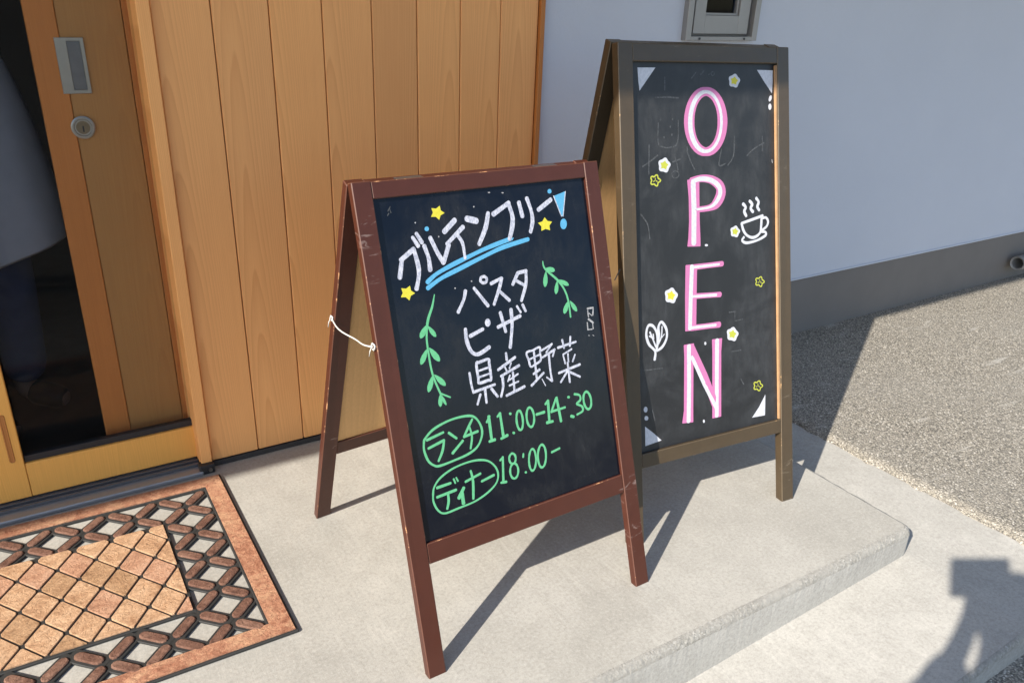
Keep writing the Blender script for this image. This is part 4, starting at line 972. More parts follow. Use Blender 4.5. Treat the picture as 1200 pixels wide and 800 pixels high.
0.00253,[[0.5317,1.0029],[0.5335,0.9942]]],["f2","l",0.00324,[[0.3627,0.5994],[0.388,0.5988]]],["f2","l",0.00324,[[0.3841,0.5965],[0.3837,0.5724],[0.413,
0.5732]]],["f2","l",0.00324,[[0.367,0.4875],[0.4051,0.4864]]],["f2","l",0.00324,[[0.0641,0.4849],[0.1262,0.4808]]],["f2","l",0.00324,[[0.0891,0.372],[0.0974,
0.3416]]],["f2","l",0.00324,[[0.4036,0.4023],[0.4136,0.3855]]],["f2","l",0.00324,[[-0.0205,0.7346],[-0.0038,0.7586]]],["f2","c",0.00365,[[0.0656,0.8908],
[0.087,0.8638],[0.0934,0.8268]]]],"outline_flower_drawing#10":[["yg","r",0.00333,[[0.4973,0.669],[0.4947,0.6662],[0.4903,0.665],[0.4885,0.6632],[0.4878,
0.6594],[0.4848,0.6569],[0.4803,0.6584],[0.4771,0.6616],[0.4742,0.6627],[0.4695,0.6625],[0.4652,0.6644],[0.465,0.6681],[0.4674,0.6713],[0.4674,0.6737],
[0.4652,0.6774],[0.4655,0.6811],[0.4698,0.6819],[0.4745,0.6807],[0.4774,0.6811],[0.4808,0.6835],[0.4853,0.684],[0.4881,0.6807],[0.4887,0.6768],[0.4905,
0.6746],[0.4948,0.6724]]],["yg","l",0.00212,[[0.4815,0.6701],[0.4863,0.6676]]],["yg","l",0.00212,[[0.4777,0.6705],[0.4729,0.6689]]],["yg","l",0.00212,[[0.4796,
0.6727],[0.4796,0.6767]]]],"leaf_drawing":[["w","c",0.0073,[[0.1013,0.5084],[0.1032,0.531],[0.0835,0.5528],[0.0755,0.5798],[0.0824,0.6018],[0.0975,0.5996],
[0.1097,0.5808],[0.1128,0.5545],[0.1071,0.532]]],["w","c",0.0073,[[0.1084,0.5354],[0.117,0.5694],[0.1157,0.5928],[0.1263,0.6062],[0.1418,0.5854],[0.1425,
0.5603],[0.1278,0.5391],[0.1096,0.531]]],["w","c",0.00487,[[0.0876,0.5841],[0.0965,0.5647],[0.1061,0.5425]]],["w","l",0.00365,[[0.0854,0.5742],[0.0966,
0.5673]]],["w","l",0.00365,[[0.0981,0.5774],[0.0997,0.5643]]],["w","c",0.00426,[[0.1279,0.5936],[0.1253,0.5681],[0.1152,0.5489]]],["w","l",0.00304,[[0.135,
0.5719],[0.1245,0.5631]]]],"corner_triangle#104":[["w","f",0,[[0.0646,0.3301],[0.0927,0.3053],[0.1185,0.2797],[0.09,0.2769],[0.0643,0.2747],[0.0645,0.303]]]],
"chalk_dot#107":[["w","f",0,[[0.0741,0.3755],[0.0734,0.3722],[0.0716,0.3697],[0.069,0.3687],[0.0662,0.3692],[0.0637,0.3713],[0.0621,0.3744],[0.0615,0.378],
[0.0623,0.3813],[0.0641,0.3838],[0.0666,0.3848],[0.0694,0.3843],[0.0719,0.3822],[0.0736,0.3791]]]],"chalk_dot#108":[["w","f",0,[[0.076,0.351],[0.0753,0.3483],
[0.0735,0.3464],[0.0709,0.3457],[0.0681,0.3463],[0.0656,0.348],[0.0639,0.3506],[0.0634,0.3535],[0.0641,0.3562],[0.0659,0.358],[0.0684,0.3588],[0.0713,0.3582],
[0.0738,0.3565],[0.0754,0.3539]]]]}}

def catmull(pts, closed, sub=5):
    n = len(pts)
    out = []
    rng = range(n) if closed else range(n - 1)
    for i in rng:
        if closed:
            p = [pts[(i + k - 1) % n] for k in range(4)]
        else:
            p = [pts[max(0, min(n - 1, i + k - 1))] for k in range(4)]
        for s in range(sub):
            t = s / sub
            q = []
            for d in range(len(p[0])):
                a, b, c, e = p[0][d], p[1][d], p[2][d], p[3][d]
                q.append(0.5 * (2 * b + (c - a) * t + (2 * a - 5 * b + 4 * c - e) * t * t + (3 * b - a - 3 * c + e) * t ** 3))
            out.append(q)
    if not closed:
        out.append(list(pts[-1]))
    return out

def stroke_mesh(items, fn, w0, names):
    """marker strokes as slightly domed ribbons a fraction of a millimetre proud of the board"""
    vs, fs, mi = [], [], []
    rnd = random.Random(3)
    for si, (colr, kind, wid, pts) in enumerate(items):
        base = w0 + 0.0002 + 0.000018 * si
        k = names.index(colr)
        if kind == 'f':
            cx = sum(p[0] for p in pts) / len(pts); cy = sum(p[1] for p in pts) / len(pts)
            i0 = len(vs)
            vs.append(fn(cx, cy, base + 0.00003))
            for p in pts:
                vs.append(fn(p[0], p[1], base))
            n = len(pts)
            for i in range(n):
                fs.append((i0, i0 + 1 + i, i0 + 1 + (i + 1) % n)); mi.append(k)
            continue
        closed = kind == 'r'
        wl = wid if isinstance(wid, list) else [wid] * len(pts)
        P = [[p[0], p[1], w] for p, w in zip(pts, wl)]
        if kind in 'cr' and len(P) > 2:
            P = catmull(P, closed)
        elif kind == 'l' and len(P) == 2:
            a, b = P
            P = [[lerp(a[d], b[d], t / 4) for d in range(3)] for t in range(5)]
        n = len(P)
        ph0 = rnd.random() * 6
        secs = []
        for i in range(n):
            if closed:
                a, b = P[(i - 1) % n], P[(i + 1) % n]
            else:
                a, b = P[max(i - 1, 0)], P[min(i + 1, n - 1)]
            dx, dy = b[0] - a[0], b[1] - a[1]
            L = math.hypot(dx, dy) or 1e-6
            secs.append((P[i][0], P[i][1], dx / L, dy / L, P[i][2] * 0.5 * (1 + (0.0 if isinstance(wid, list) else 0.09) * math.sin(i * 0.55 + ph0) + (0.02 if isinstance(wid, list) else 0.05) * (rnd.random() - 0.5))))
        if not closed:                                          # rounded ends
            def cap(s, sg):
                out = []
                for a in (0.55, 0.86, 1.0):
                    r = s[4] if s[4] < 0.009 else s[4] * 0.12
                    out.append((s[0] + sg * s[2] * r * a * 0.8, s[1] + sg * s[3] * r * a * 0.8, s[2], s[3], max(r * math.sqrt(max(0, 1 - a * a)), r * 0.15) if s[4] < 0.009 else s[4] * (1 - 0.06 * a)))
                return out
            secs = cap(secs[0], -1)[::-1] + secs + cap(secs[-1], 1)
        i0 = len(vs)
        for (x, y, dx, dy, r) in secs:
            vs.append(fn(x - dy * r, y + dx * r, base))
            vs.append(fn(x, y, base + 0.00003))
            vs.append(fn(x + dy * r, y - dx * r, base))
        m = len(secs)
        for i in range(m if closed else m - 1):
            a, b = i0 + 3 * i, i0 + 3 * ((i + 1) % m)
            fs.append((a, a + 1, b + 1, b)); mi.append(k)
            fs.append((a + 1, a + 2, b + 2, b + 1)); mi.append(k)
    return vs, fs, mi

def a_frame(name, prm, key, label, cat, post_t, mats, board_mat, board_w, inner_mat):
    x0, y0, phi, th0, w, L, pw, tr, rt, rb, kk, gap = prm
    c, s = math.cos(phi), math.sin(phi)
    root = empty(name, (x0, y0, 0.0))
    tag(root, label, cat)
    def front(u, v, n):                                         # n: outwards (towards the viewer)
        th = th0 + kk * (u - w / 2)
        yy = v * math.sin(th) - n * math.cos(th)
        zz = v * math.cos(th) + n * math.sin(th)
        return (u * c - yy * s, u * s + yy * c, zz)
    def back(u, v, n):                                          # n: outwards (away from the viewer)
        th = th0 + kk * (u - w / 2)
        foot = 2 * L * math.sin(th) + gap
        tb = math.asin((foot - L * math.sin(th) - post_t * 1.08) / L)
        yy = foot - v * math.sin(tb) + n * math.cos(tb)
        zz = v * math.cos(tb) + n * math.sin(tb)
        return (u * c - yy * s, u * s + yy * c, zz)
    T = post_t
    E = 0.0018
    def part(nm, fn, a, b, mm=mats, bev=E, parent=root):
        return box(nm, a, b, mm, parent, bev, fn)
    def place(o, parent=root):
        o.location = (0, 0, 0)
        return o
    fr = root
    for u in (0.0, w - pw):
        place(part('post', front, (u, 0.0, -T), (u + pw, L, 0.0)))
    place(part('top_rail', front, (pw + 0.0004, L - tr, -T + 0.001), (w - pw - 0.0004, L - 0.0015, -0.001)))
    place(part('bottom_rail', front, (pw + 0.0004, rb, -T + 0.001), (w - pw - 0.0004, rt, -0.0012)))
    def sheet(nm, fn, n0, n1, mt):
        nu, nv = 14, 20
        u0, u1, v0, v1 = pw - 0.004, w - pw + 0.004, rt - 0.004, L - tr + 0.004
        vs, fs = [], []
        for nn in (n0, n1):
            for j in range(nv + 1):
                for i in range(nu + 1):
                    vs.append(fn(lerp(u0, u1, i / nu), lerp(v0, v1, j / nv), nn))
        k = (nu + 1) * (nv + 1)
        for j in range(nv):
            for i in range(nu):
                a = j * (nu + 1) + i
                q = (a, a + 1, a + nu + 2, a + nu + 1)
                fs.append(q[::-1]); fs.append(tuple(x + k for x in q))
        bm = bmesh.new()
        vv = [bm.verts.new(p) for p in vs]
        for q in fs:
            bm.faces.new([vv[x] for x in q])
        me = bpy.data.meshes.new(nm); bm.to_mesh(me); bm.free()
        return link(nm, me, mt, root, smooth=True)
    bd = sheet('board', front, board_w - 0.006, board_w, board_mat)
    # back frame with its own panel, bare plywood on the inside
    for u in (0.0, w - pw):
        place(part('post', back, (u, 0.0, 0.0), (u + pw, L, T)))
    place(part('top_rail', back, (pw + 0.0004, L - tr, 0.001), (w - pw - 0.0004, L - 0.0015, T - 0.001)))
    place(part('bottom_rail', back, (pw + 0.0004, rb, 0.001), (w - pw - 0.0004, rt, T - 0.001)))
    sheet('back_board', back, 0.006, 0.011, inner_mat)
    # hinges bridging the two top rails
    for u in (w * 0.22, w * 0.78):
        a = Vector(front(u, L - 0.002, -T)); b = Vector(back(u, L - 0.002, 0.0))
        bm = bmesh.new()
        bm_box(bm, (-0.03, -0.001, -0.0012), (0.03, (b - a).length + 0.018, 0.0012), 0.0004)
        ang = math.atan2((b - a).z, math.hypot((b - a).x, (b - a).y))
        for v in bm.verts:
            v.co = a + Vector((v.co.x * c - (v.co.y - 0.009) * s, v.co.x * s + (v.co.y - 0.009) * c, v.co.z + 0.0022))
        from_bm('hinge', bm, ['steel_dark', 'steel_dark'], root)
    # writing and drawings on the board
    for g, items in STROKES[key].items():
        names = sorted(set(i[0] for i in items))
        vs, fs, mi = stroke_mesh(items, front, board_w, names)
        me = bpy.data.meshes.new(g.split('#')[0])
        me.from_pydata(vs, [], fs); me.update()
        me.polygons.foreach_set('material_index', mi)
        o = link(g.split('#')[0], me, ['ink_' + q for q in names], bd)
        if g in ('faded_chalk', 'tape_residue'):
            o['kind'] = 'stuff'
        me.polygons.foreach_set('material_index', mi)
    return root, front, back

S_PRM = (0.58291, 1.16431, 0.01593, 0.31187, 0.63507, 1.06421, 0.04203, 0.03606, 0.29932, 0.25294, 0.04023, 0.05269)
O_PRM = (1.26960, 1.30794, -0.09955, 0.23244, 0.59121, 1.29633, 0.04468, 0.04252, 0.25762, 0.21731, 0.07496, 0.03983)
menu_sign, sfront, sback = a_frame('folding_menu_sign', S_PRM, 'S',
    'shorter reddish-brown folding board with Japanese menu and opening hours in marker', 'sign board',
    0.021, ['mahogany_paint', 'mahogany_worn'], 'gloss_board', -0.009, 'plywood')
open_sign, ofront, oback = a_frame('folding_open_sign', O_PRM, 'O',
    'taller dark brown folding chalkboard reading OPEN in pink and white letters', 'sign board',
    0.027, ['walnut_paint', 'walnut_worn'], 'chalk_board', -0.012, 'plywood')

bm = bmesh.new()
_w, _pw, _L, _rt = O_PRM[4], O_PRM[6], O_PRM[5], O_PRM[8]
bm_box(bm, (_w - _pw - 0.0048, _rt + 0.001, -0.0118), (_w - _pw - 0.0003, _L - O_PRM[7] - 0.004, -0.0030), 0.0008, ofront)
from_bm('lit_edge_strip', bm, ['lit_bare_wood', 'walnut_worn'], open_sign)  # added strip: sunlit bare inner side of the right post, put into colour

# cord tied between the left legs of the menu sign
def cord():
    a = Vector(sback(-0.002, 0.720, 0.010)); b = Vector(sfront(-0.003, 0.738, -0.010))
    pts = []
    for i in range(15):
        t = i / 14
        p = a.lerp(b, t)
        p.z -= 0.016 * 4 * t * (1 - t) * (0.75 + 0.5 * (1 - t))
        p.x -= 0.004 * math.sin(t * 9)
        pts.append(p)
    vs, fs = tube(pts, 0.0018, 7)
    o = from_pd('cord', vs, fs, 'cord', menu_sign, smooth=True)
    for q, r in ((a, 0.0065), (b, 0.008)):
        kv, kf = [], []
        ring = [(q.x - 0.001 + 0.001 * math.sin(3 * t), q.y + r * math.cos(t), q.z + r * 0.9 * math.sin(t)) for t in [i * 2 * math.pi / 14 for i in range(15)]]
        vs, fs = tube(ring, 0.0019, 6)
        from_pd('knot', vs, fs, 'cord', menu_sign, smooth=True)
        tail = [q + Vector((-0.003, 0.002, 0.000)), q + Vector((-0.007, 0.003, -0.010)), q + Vector((-0.008, 0.005, -0.022))]
        vs, fs = tube(tail, 0.0011, 6)
        from_pd('cord_end', vs, fs, 'cord', menu_sign, smooth=True)
cord()

# ================================================================== DOOR MAT
def clip(poly, x0, x1, y0, y1):
    def cut(p, ins, inter):
        out = []
        for i in range(len(p)):
            a, b = p[i], p[(i + 1) % len(p)]
            if ins(a):
                out.append(a)
                if not ins(b):
                    out.append(inter(a, b))
            elif ins(b):
                out.append(inter(a, b))
        return out
    def ix(xc):
        return lambda a, b: (xc, a[1] + (b[1] - a[1]) * (xc - a[0]) / (b[0] - a[0]))
    def iy(yc):
        return lambda a, b: (a[0] + (b[0] - a[0]) * (yc - a[1]) / (b[1] - a[1]), yc)
    for ins, it in ((lambda p: p[0] >= x0, ix(x0)), (lambda p: p[0] <= x1, ix(x1)), (lambda p: p[1] >= y0, iy(y0)), (lambda p: p[1] <= y1, iy(y1))):
        if poly:
            poly = cut(poly, ins, it)
    return poly

def door_mat():
    XO1, YO0, YO1 = 0.383, 1.453, 2.199
    XC = -0.2042
    XO0 = 2 * XC - XO1
    XI1, YI0, YI1 = 0.335, 1.497, 2.1505
    XI0 = 2 * XC - XI1
    XF1, YF0, YF1 = 0.194, 1.631, 2.016
    XF0 = 2 * XC - XF1
    ox, oy = XC, (YO0 + YO1) / 2
    root = empty('door_mat', (ox, oy, 0.0))
    root.rotation_euler.z = R(-0.6)
    tag(root, 'tan and brown stone-patterned rubber doormat with openwork chain border by the doors', 'doormat')
    def put(o):
        return o
    def prism(name, poly, z0, z1, mats, inset, lift=0.0, parent=root, top_noise=0.0):
        n = len(poly)
        cx = sum(p[0] for p in poly) / n; cy = sum(p[1] for p in poly) / n
        vs = []
        for z, ins in ((z0, 0.0), (z1 - inset * 0.6, 0.0), (z1, inset)):
            for (x, y) in poly:
                d = math.hypot(x - cx, y - cy) or 1
                k = 1 - ins / d
                vs.append((cx + (x - cx) * k - ox, cy + (y - cy) * k - oy, z))
        fs = []
        for r in range(2):
            for i in range(n):
                fs.append((r * n + i, r * n + (i + 1) % n, (r + 1) * n + (i + 1) % n, (r + 1) * n + i))
        fs.append(tuple(range(2 * n, 3 * n)))
        return from_pd(name, vs, fs, mats, parent)
    # rubber base: rim, field sheet and lattice strips
    bm = bmesh.new()
    def rb(x0, x1, y0, y1, z0, z1):
        bm_box(bm, (x0 - ox, y0 - oy, z0), (x1 - ox, y1 - oy, z1), 0.0015)
    e = 0.006
    rb(XO0 - e, XO1 + e, YO0 - e, YI0 + 0.006, 0.001, 0.0082)
    rb(XO0 - e, XO1 + e, YI1 - 0.006, YO1 + e, 0.001, 0.0082)
    rb(XO0 - e, XI0 + 0.006, YI0 + 0.0062, YI1 - 0.0062, 0.001, 0.0082)
    rb(XI1 - 0.006, XO1 + e, YI0 + 0.0062, YI1 - 0.0062, 0.001, 0.0082)
    rb(XF0 - 0.005, XF1 + 0.005, YF0 - 0.005, YF1 + 0.005, 0.001, 0.0078)
    # lattice of openings
    px, py = 0.1333, 0.1310
    cxs = XC
    cy0 = 2.0745
    links = []
    hx, hy = px / 2, py / 2
    ang = math.atan2(hy, hx)
    el = math.hypot(hx, hy)
    seen = set()
    for i in range(-6, 7):
        for j in range(-1, 6):
            for oxx, oyy in ((0, 0), (hx, -hy)):
                X, Y = cxs + px * i + oxx, cy0 - py * j + oyy
                for sx, sy in ((1, 1), (1, -1), (-1, 1), (-1, -1)):
                    mx, my = X + sx * hx / 2, Y + sy * hy / 2
                    key = (round(mx * 500), round(my * 500))
                    if key in seen:
                        continue
                    seen.add(key)
                    if not (XI0 + 0.01 < mx < XI1 - 0.01 and YI0 + 0.01 < my < YI1 - 0.01):
                        continue
                    if XF0 - 0.004 < mx < XF1 + 0.004 and YF0 - 0.004 < my < YF1 + 0.004:
                        continue
                    links.append((mx, my, -sx * sy))
    for mx, my, sg in links:
        ca, sa = math.cos(ang), sg * math.sin(ang)
        t = bmesh.new()
        hw, hl = 0.0200, el / 2 + 0.002
        zt = 0.0068 if sg > 0 else 0.0072
        bm_box(bm, (-hl, -hw, 0.001), (hl, hw, zt), 0.0015, fn=lambda x, y, z, ca=ca, sa=sa, mx=mx, my=my: (mx - ox + x * ca - y * sa, my - oy + x * sa + y * ca, z))
        t.free()
    from_bm('rubber_base', bm, ['rubber', 'rubber'], root)
    # chain links: one mesh for each direction, shared
    def link_mesh(sg):
        hl, hw = 0.0355, 0.0120
        out = []
        for k in range(6):
            a = -math.pi / 2 + math.pi * k / 5
            out.append((hl - hw + hw * math.cos(a), hw * math.sin(a)))
        for k in range(6):
            a = math.pi / 2 + math.pi * k / 5
            out.append((-hl + hw + hw * math.cos(a), hw * math.sin(a)))
        ca, sa = math.cos(ang), sg * math.sin(ang)
        vs = []
        for z, k in ((0.0066, 1.0), (0.0098, 1.0), (0.0116, 0.80)):
            for x, y in out:
                x2, y2 = x * (1 - (1 - k) * 0.35), y * k
                vs.append((x2 * ca - y2 * sa, x2 * sa + y2 * ca, z))
        n = len(out)
        fs = []
        for r in range(2):
            for i in range(n):
                fs.append((r * n + i, r * n + (i + 1) % n, (r + 1) * n + (i + 1) % n, (r + 1) * n + i))
        fs.append(tuple(range(2 * n, 3 * n)))
        me = bpy.data.meshes.new('link')
        me.from_pydata(vs, [], fs); me.update()
        me.materials.append(MT['mat_link'])
        return me
    lm = {1: link_mesh(1), -1: link_mesh(-1)}
    for mx, my, sg in links:
        o = bpy.data.objects.new('link', lm[sg])
        col.objects.link(o)
        o.parent = root
        o.location = (mx - ox, my - oy, random.uniform(-0.0005, 0.0004))
    # border strips, mitred
    for poly in ([(XO0, YO0), (XO1, YO0), (XI1, YI0), (XI0, YI0)], [(XO1, YO0), (XO1, YO1), (XI1, YI1), (XI1, YI0)],
                 [(XO1, YO1), (XO0, YO1), (XI0, YI1), (XI1, YI1)], [(XO0, YO1), (XO0, YO0), (XI0, YI0), (XI0, YI1)]):
        n = 4
        vs = [(x - ox, y - oy, 0.0080) for x, y in poly] + [(x - ox, y - oy, 0.0112) for x, y in poly]
        fs = [(0, 1, 5, 4), (1, 2, 6, 5), (2, 3, 7, 6), (3, 0, 4, 7), (4, 5, 6, 7)]
        from_pd('border', vs, fs, 'mat_border', root)
    # diamond tiles
    tx, ty = 0.0443, 0.0622
    gx, gy = 0.0152, 1.9390
    g = 0.0030
    kx, ky = tx - g * 1.25, ty - g * 1.75
    for i in range(-20, 12):
        for j in range(-8, 8):
            if (i + j) % 2 == 0:
                continue
            X, Y = gx + tx * i, gy + ty * j
            poly = [(X - kx, Y), (X, Y - ky), (X + kx, Y), (X, Y + ky)]
            # cut the tile corners a little, then clip to the field
            q = []
            for a in range(4):
                p, c0, n0 = poly[a - 1], poly[a], poly[(a + 1) % 4]
                q += [(c0[0] + (p[0] - c0[0]) * 0.06, c0[1] + (p[1] - c0[1]) * 0.06), (c0[0] + (n0[0] - c0[0]) * 0.06, c0[1] + (n0[1] - c0[1]) * 0.06)]
            q = clip(q, XF0 + 0.002, XF1 - 0.002, YF0 + 0.002, YF1 - 0.002)
            if len(q) < 3:
                continue
            ar = 0.5 * abs(sum(q[a][0] * q[(a + 1) % len(q)][1] - q[(a + 1) % len(q)][0] * q[a][1] for a in range(len(q))))
            if ar < 3e-4:
                continue
            mm = random.choices(['mat_tan', 'mat_pink', 'mat_brown'], [0.62, 0.2, 0.18])[0]
            prism('tile', q, 0.0070, 0.0114 + random.uniform(-0.0005, 0.0005), mm, 0.0012)
door_mat()

# loose grit on the asphalt and along the wall base
def grit():
    vs, fs = [], []
    rnd = random.Random(11)
    for k in range(620):
        if k < 260:
            x, y = rnd.uniform(2.4, 6.0), 2.275 - abs(rnd.gauss(0, 0.03)) - 0.004
        elif k < 360:
            x, y = 2.40 + abs(rnd.gauss(0, 0.03)), rnd.uniform(0.7, 2.2)
        else:
            x, y = rnd.uniform(2.42, 6.0), rnd.uniform(0.7, 2.25)
        r = rnd.uniform(0.0018, 0.0055)
        z = ground_z(x, y) + r * 0.3
        i0 = len(vs)
        for d in ((1, 0, 0), (0, 1, 0), (-1, 0, 0), (0, -1, 0), (0, 0, 1), (0, 0, -1)):
            q = r * rnd.uniform(0.7, 1.25)
            vs.append((x + d[0] * q, y + d[1] * q, z + d[2] * q * 0.7))
        for a, b in ((0, 1), (1, 2), (2, 3), (3, 0)):
            fs.append((i0 + a, i0 + b, i0 + 4)); fs.append((i0 + b, i0 + a, i0 + 5))
    for k in range(70):
        x, y = rnd.uniform(0.45, 2.0), rnd.uniform(1.0, 2.2)
        if rnd.random() < 0.35:
            y = 2.25 - abs(rnd.gauss(0, 0.03))
        r = rnd.uniform(0.0008, 0.0024)
        i0 = len(vs)
        for d in ((1, 0, 0), (0, 1, 0), (-1, 0, 0), (0, -1, 0), (0, 0, 1), (0, 0, -1)):
            q = r * rnd.uniform(0.6, 1.5)
            vs.append((x + d[0] * q, y + d[1] * q, r * 0.4 + d[2] * q * 0.6))
        for a, b in ((0, 1), (1, 2), (2, 3), (3, 0)):
            fs.append((i0 + a, i0 + b, i0 + 4)); fs.append((i0 + b, i0 + a, i0 + 5))
    o = from_pd('grit', vs, fs, 'grit_stone')
    tag(o, 'small loose stones scattered on the asphalt along the wall base', 'grit', kind='stuff')
simple('grit_stone', (0.33, 0.305, 0.26), 0.85, var=0.6, nscale=14)
grit()

# ================================================================== PEOPLE
def skin_mesh(name, verts, edges, mat, parent, root=0, sub=2):
    """verts: (x, y, z, radius) ; grown with a Skin modifier into one surface"""
    me = bpy.data.meshes.new(name)
    me.from_pydata([v[:3] for v in verts], edges, [])
    o = link(name, me, mat, parent)
    md = o.modifiers.new('Skin', 'SKIN')
    md.use_smooth_shade = True
    sv = me.skin_vertices[0].data
    for i, v in enumerate(verts):
        r = v[3]
        sv[i].radius = r if isinstance(r, tuple) else (r, r)
        sv[i].use_root = (i == root)
    sb = o.modifiers.new('Subdivision', 'SUBSURF')
    sb.levels = sub
    sb.render_levels = sub
    return o

def hand(verts, edges, wrist, palm_dir, side_dir, curl_dir, k=1.0):
    """palm and five unequal, bent fingers added to the body skeleton at a wrist index"""
    w = Vector(verts[wrist][:3])
    pd, sd, cd = Vector(palm_dir).normalized(), Vector(side_dir).normalized(), Vector(curl_dir).normalized()
    def add(p, r, par):
        verts.append((p.x, p.y, p.z, r))
        edges.append((par, len(verts) - 1))
        return len(verts) - 1
    palm = add(w + pd * 0.045 * k, (0.030 * k, 0.016 * k), wrist)
    for i, ln in enumerate((0.066, 0.074, 0.070, 0.055)):
        off = sd * (0.028 - 0.019 * i) * k
        a = add(w + pd * 0.085 * k + off, 0.0095 * k, palm)
        b = add(w + pd * (0.085 + ln * 0.5) * k + off + cd * 0.012 * k, 0.0085 * k, a)
        add(w + pd * (0.085 + ln * 0.80) * k + off + cd * 0.034 * k, 0.0075 * k, b)
    a = add(w + pd * 0.030 * k + sd * 0.035 * k, 0.011 * k, palm)
    b = add(w + pd * 0.060 * k + sd * 0.052 * k + cd * 0.010 * k, 0.0095 * k, a)
    add(w + pd * 0.085 * k + sd * 0.058 * k + cd * 0.020 * k, 0.008 * k, b)

def person(name, label, base, fwd, J, cloth_top, cloth_leg, arms_palm, height_shift=0.0):
    """J: joints in the person's own frame (right, forward, up)"""
    root = empty(name, base)
    tag(root, label, 'person')
    f = Vector((fwd[0], fwd[1], 0)).normalized()
    r = Vector((f.y, -f.x, 0))
    def W(p):
        return r * p[0] + f * p[1] + Vector((0, 0, p[2]))
    V, E = [], []
    idx = {}
    def add(nm, rad, par=None):
        p = W(J[nm]); V.append((p.x, p.y, p.z, rad)); idx[nm] = len(V) - 1
        if par:
            E.append((idx[par], idx[nm]))
    add('pelvis', (0.145, 0.10)); add('waist', (0.125, 0.09), 'pelvis'); add('chest', (0.145, 0.10), 'waist'); add('neck', 0.052, 'chest')
    add('jaw', (0.062, 0.070), 'neck'); add('face', (0.074, 0.088), 'jaw'); add('crown', (0.060, 0.070), 'face')
    add('nose', 0.016, 'face')
    for sd in 'LR':
        add('shoulder' + sd, 0.062, 'chest'); add('elbow' + sd, 0.042, 'shoulder' + sd); add('wrist' + sd, 0.027, 'elbow' + sd)
        add('hip' + sd, 0.085, 'pelvis'); add('knee' + sd, 0.055, 'hip' + sd); add('ankle' + sd, 0.038, 'knee' + sd); add('toe' + sd, 0.034, 'ankle' + sd)
        add('ear' + sd, 0.016, 'face')
        pd, sdv, cd = arms_palm[sd]
        hand(V, E, idx['wrist' + sd], W(pd), W(sdv), W(cd))
    skin_mesh('body', V, E, 'skin', root)
    def sub(nm, lst, mat, grow):
        v2, e2, mp = [], [], {}
        for a, par, rad in lst:
            p = W(J[a]); mp[a] = len(v2)
            rr = tuple(q + grow for q in rad) if isinstance(rad, tuple) else rad + grow
            v2.append((p.x, p.y, p.z, rr))
            if par:
                e2.append((mp[par], mp[a]))
        return skin_mesh(nm, v2, e2, mat, root)
    sub('shirt', [('waist', None, (0.135, 0.10)), ('chest', 'waist', (0.150, 0.105)), ('shoulderL', 'chest', 0.066), ('elbowL', 'shoulderL', 0.050), ('cuffL', 'elbowL', 0.038),
                  ('shoulderR', 'chest', 0.066), ('elbowR', 'shoulderR', 0.050), ('cuffR', 'elbowR', 0.038)], cloth_top, 0.012)
    sub('trousers', [('pelvis', None, (0.150, 0.108)), ('waist', 'pelvis', (0.130, 0.095)), ('hipL', 'pelvis', 0.09), ('kneeL', 'hipL', 0.068), ('hemL', 'kneeL', 0.062),
                     ('hipR', 'pelvis', 0.09), ('kneeR', 'hipR', 0.068), ('hemR', 'kneeR', 0.062)], cloth_leg, 0.010)
    for sd in 'LR':
        sub('shoe', [('ankle' + sd, None, 0.043), ('toe' + sd, 'ankle' + sd, 0.040)], 'shoe_leather', 0.004)
    # hair: a cap over the skull, open over the face
    bm = bmesh.new()
    bmesh.ops.create_uvsphere(bm, u_segments=24, v_segments=16, radius=1)
    hc = (Vector(J['face']) + Vector(J['crown'])) / 2
    dead = []
    for v in bm.verts:
        a = v.co.copy()
        if a.y > 0.25 and a.z < 0.45:
            dead.append(v); continue
        if a.z < -0.75:
            dead.append(v); continue
        k = 1 + 0.03 * math.sin(a.x * 17 + a.z * 9)
        p = W((hc.x + a.x * 0.092 * k, hc.y - 0.006 + a.y * 0.108 * k, hc.z + 0.005 + a.z * 0.118 * k))
        v.co = p
    bmesh.ops.delete(bm, geom=dead, context='VERTS')
    from_bm('hair', bm, 'hair', root, smooth=True)
    for sx in (-1, 1):
        bm = bmesh.new()
        bmesh.ops.create_uvsphere(bm, u_segments=10, v_segments=8, radius=0.0125)
        p = W((J['face'][0] + sx * 0.031, J['face'][1] + 0.084, J['face'][2] + 0.004))
        for v in bm.verts:
            v.co += p
        from_bm('eye', bm, 'cord', root, smooth=True)
    bm = bmesh.new()
    bm_box(bm, (-0.022, 0.0, -0.004), (0.022, 0.008, 0.004), 0.002)
    p = W((J['jaw'][0], J['jaw'][1] + 0.072, J['jaw'][2] + 0.012))
    for v in bm.verts:
        v.co = W(v.co) + p
    from_bm('mouth', bm, 'mat_pink', root)
    return root, W

def joints(h, lean=0.0):
    """standing figure of height h, arms hanging"""
    q = h / 1.68
    J = dict(pelvis=(0, 0, .93), waist=(0, 0, 1.07), chest=(0, .01, 1.27), neck=(0, .015, 1.42), jaw=(0, .035, 1.49), face=(0, .03, 1.56), crown=(0, .015, 1.625), nose=(0, .13, 1.545))
    for sd, s in (('L', -1), ('R', 1)):
        J['shoulder' + sd] = (s * .185, 0, 1.37); J['elbow' + sd] = (s * .225, -.02, 1.10); J['wrist' + sd] = (s * .22, .06, .87); J['cuff' + sd] = (s * .22, .05, .90)
        J['hip' + sd] = (s * .09, 0, .88); J['knee' + sd] = (s * .10, .01, .48); J['ankle' + sd] = (s * .11, -.03, .07); J['toe' + sd] = (s * .13, .12, .038); J['hem' + sd] = (s * .11, -.02, .10)
        J['ear' + sd] = (s * .092, .01, 1.56)
    return {k: (v[0] * q, v[1] * q, v[2] * q) for k, v in J.items()}

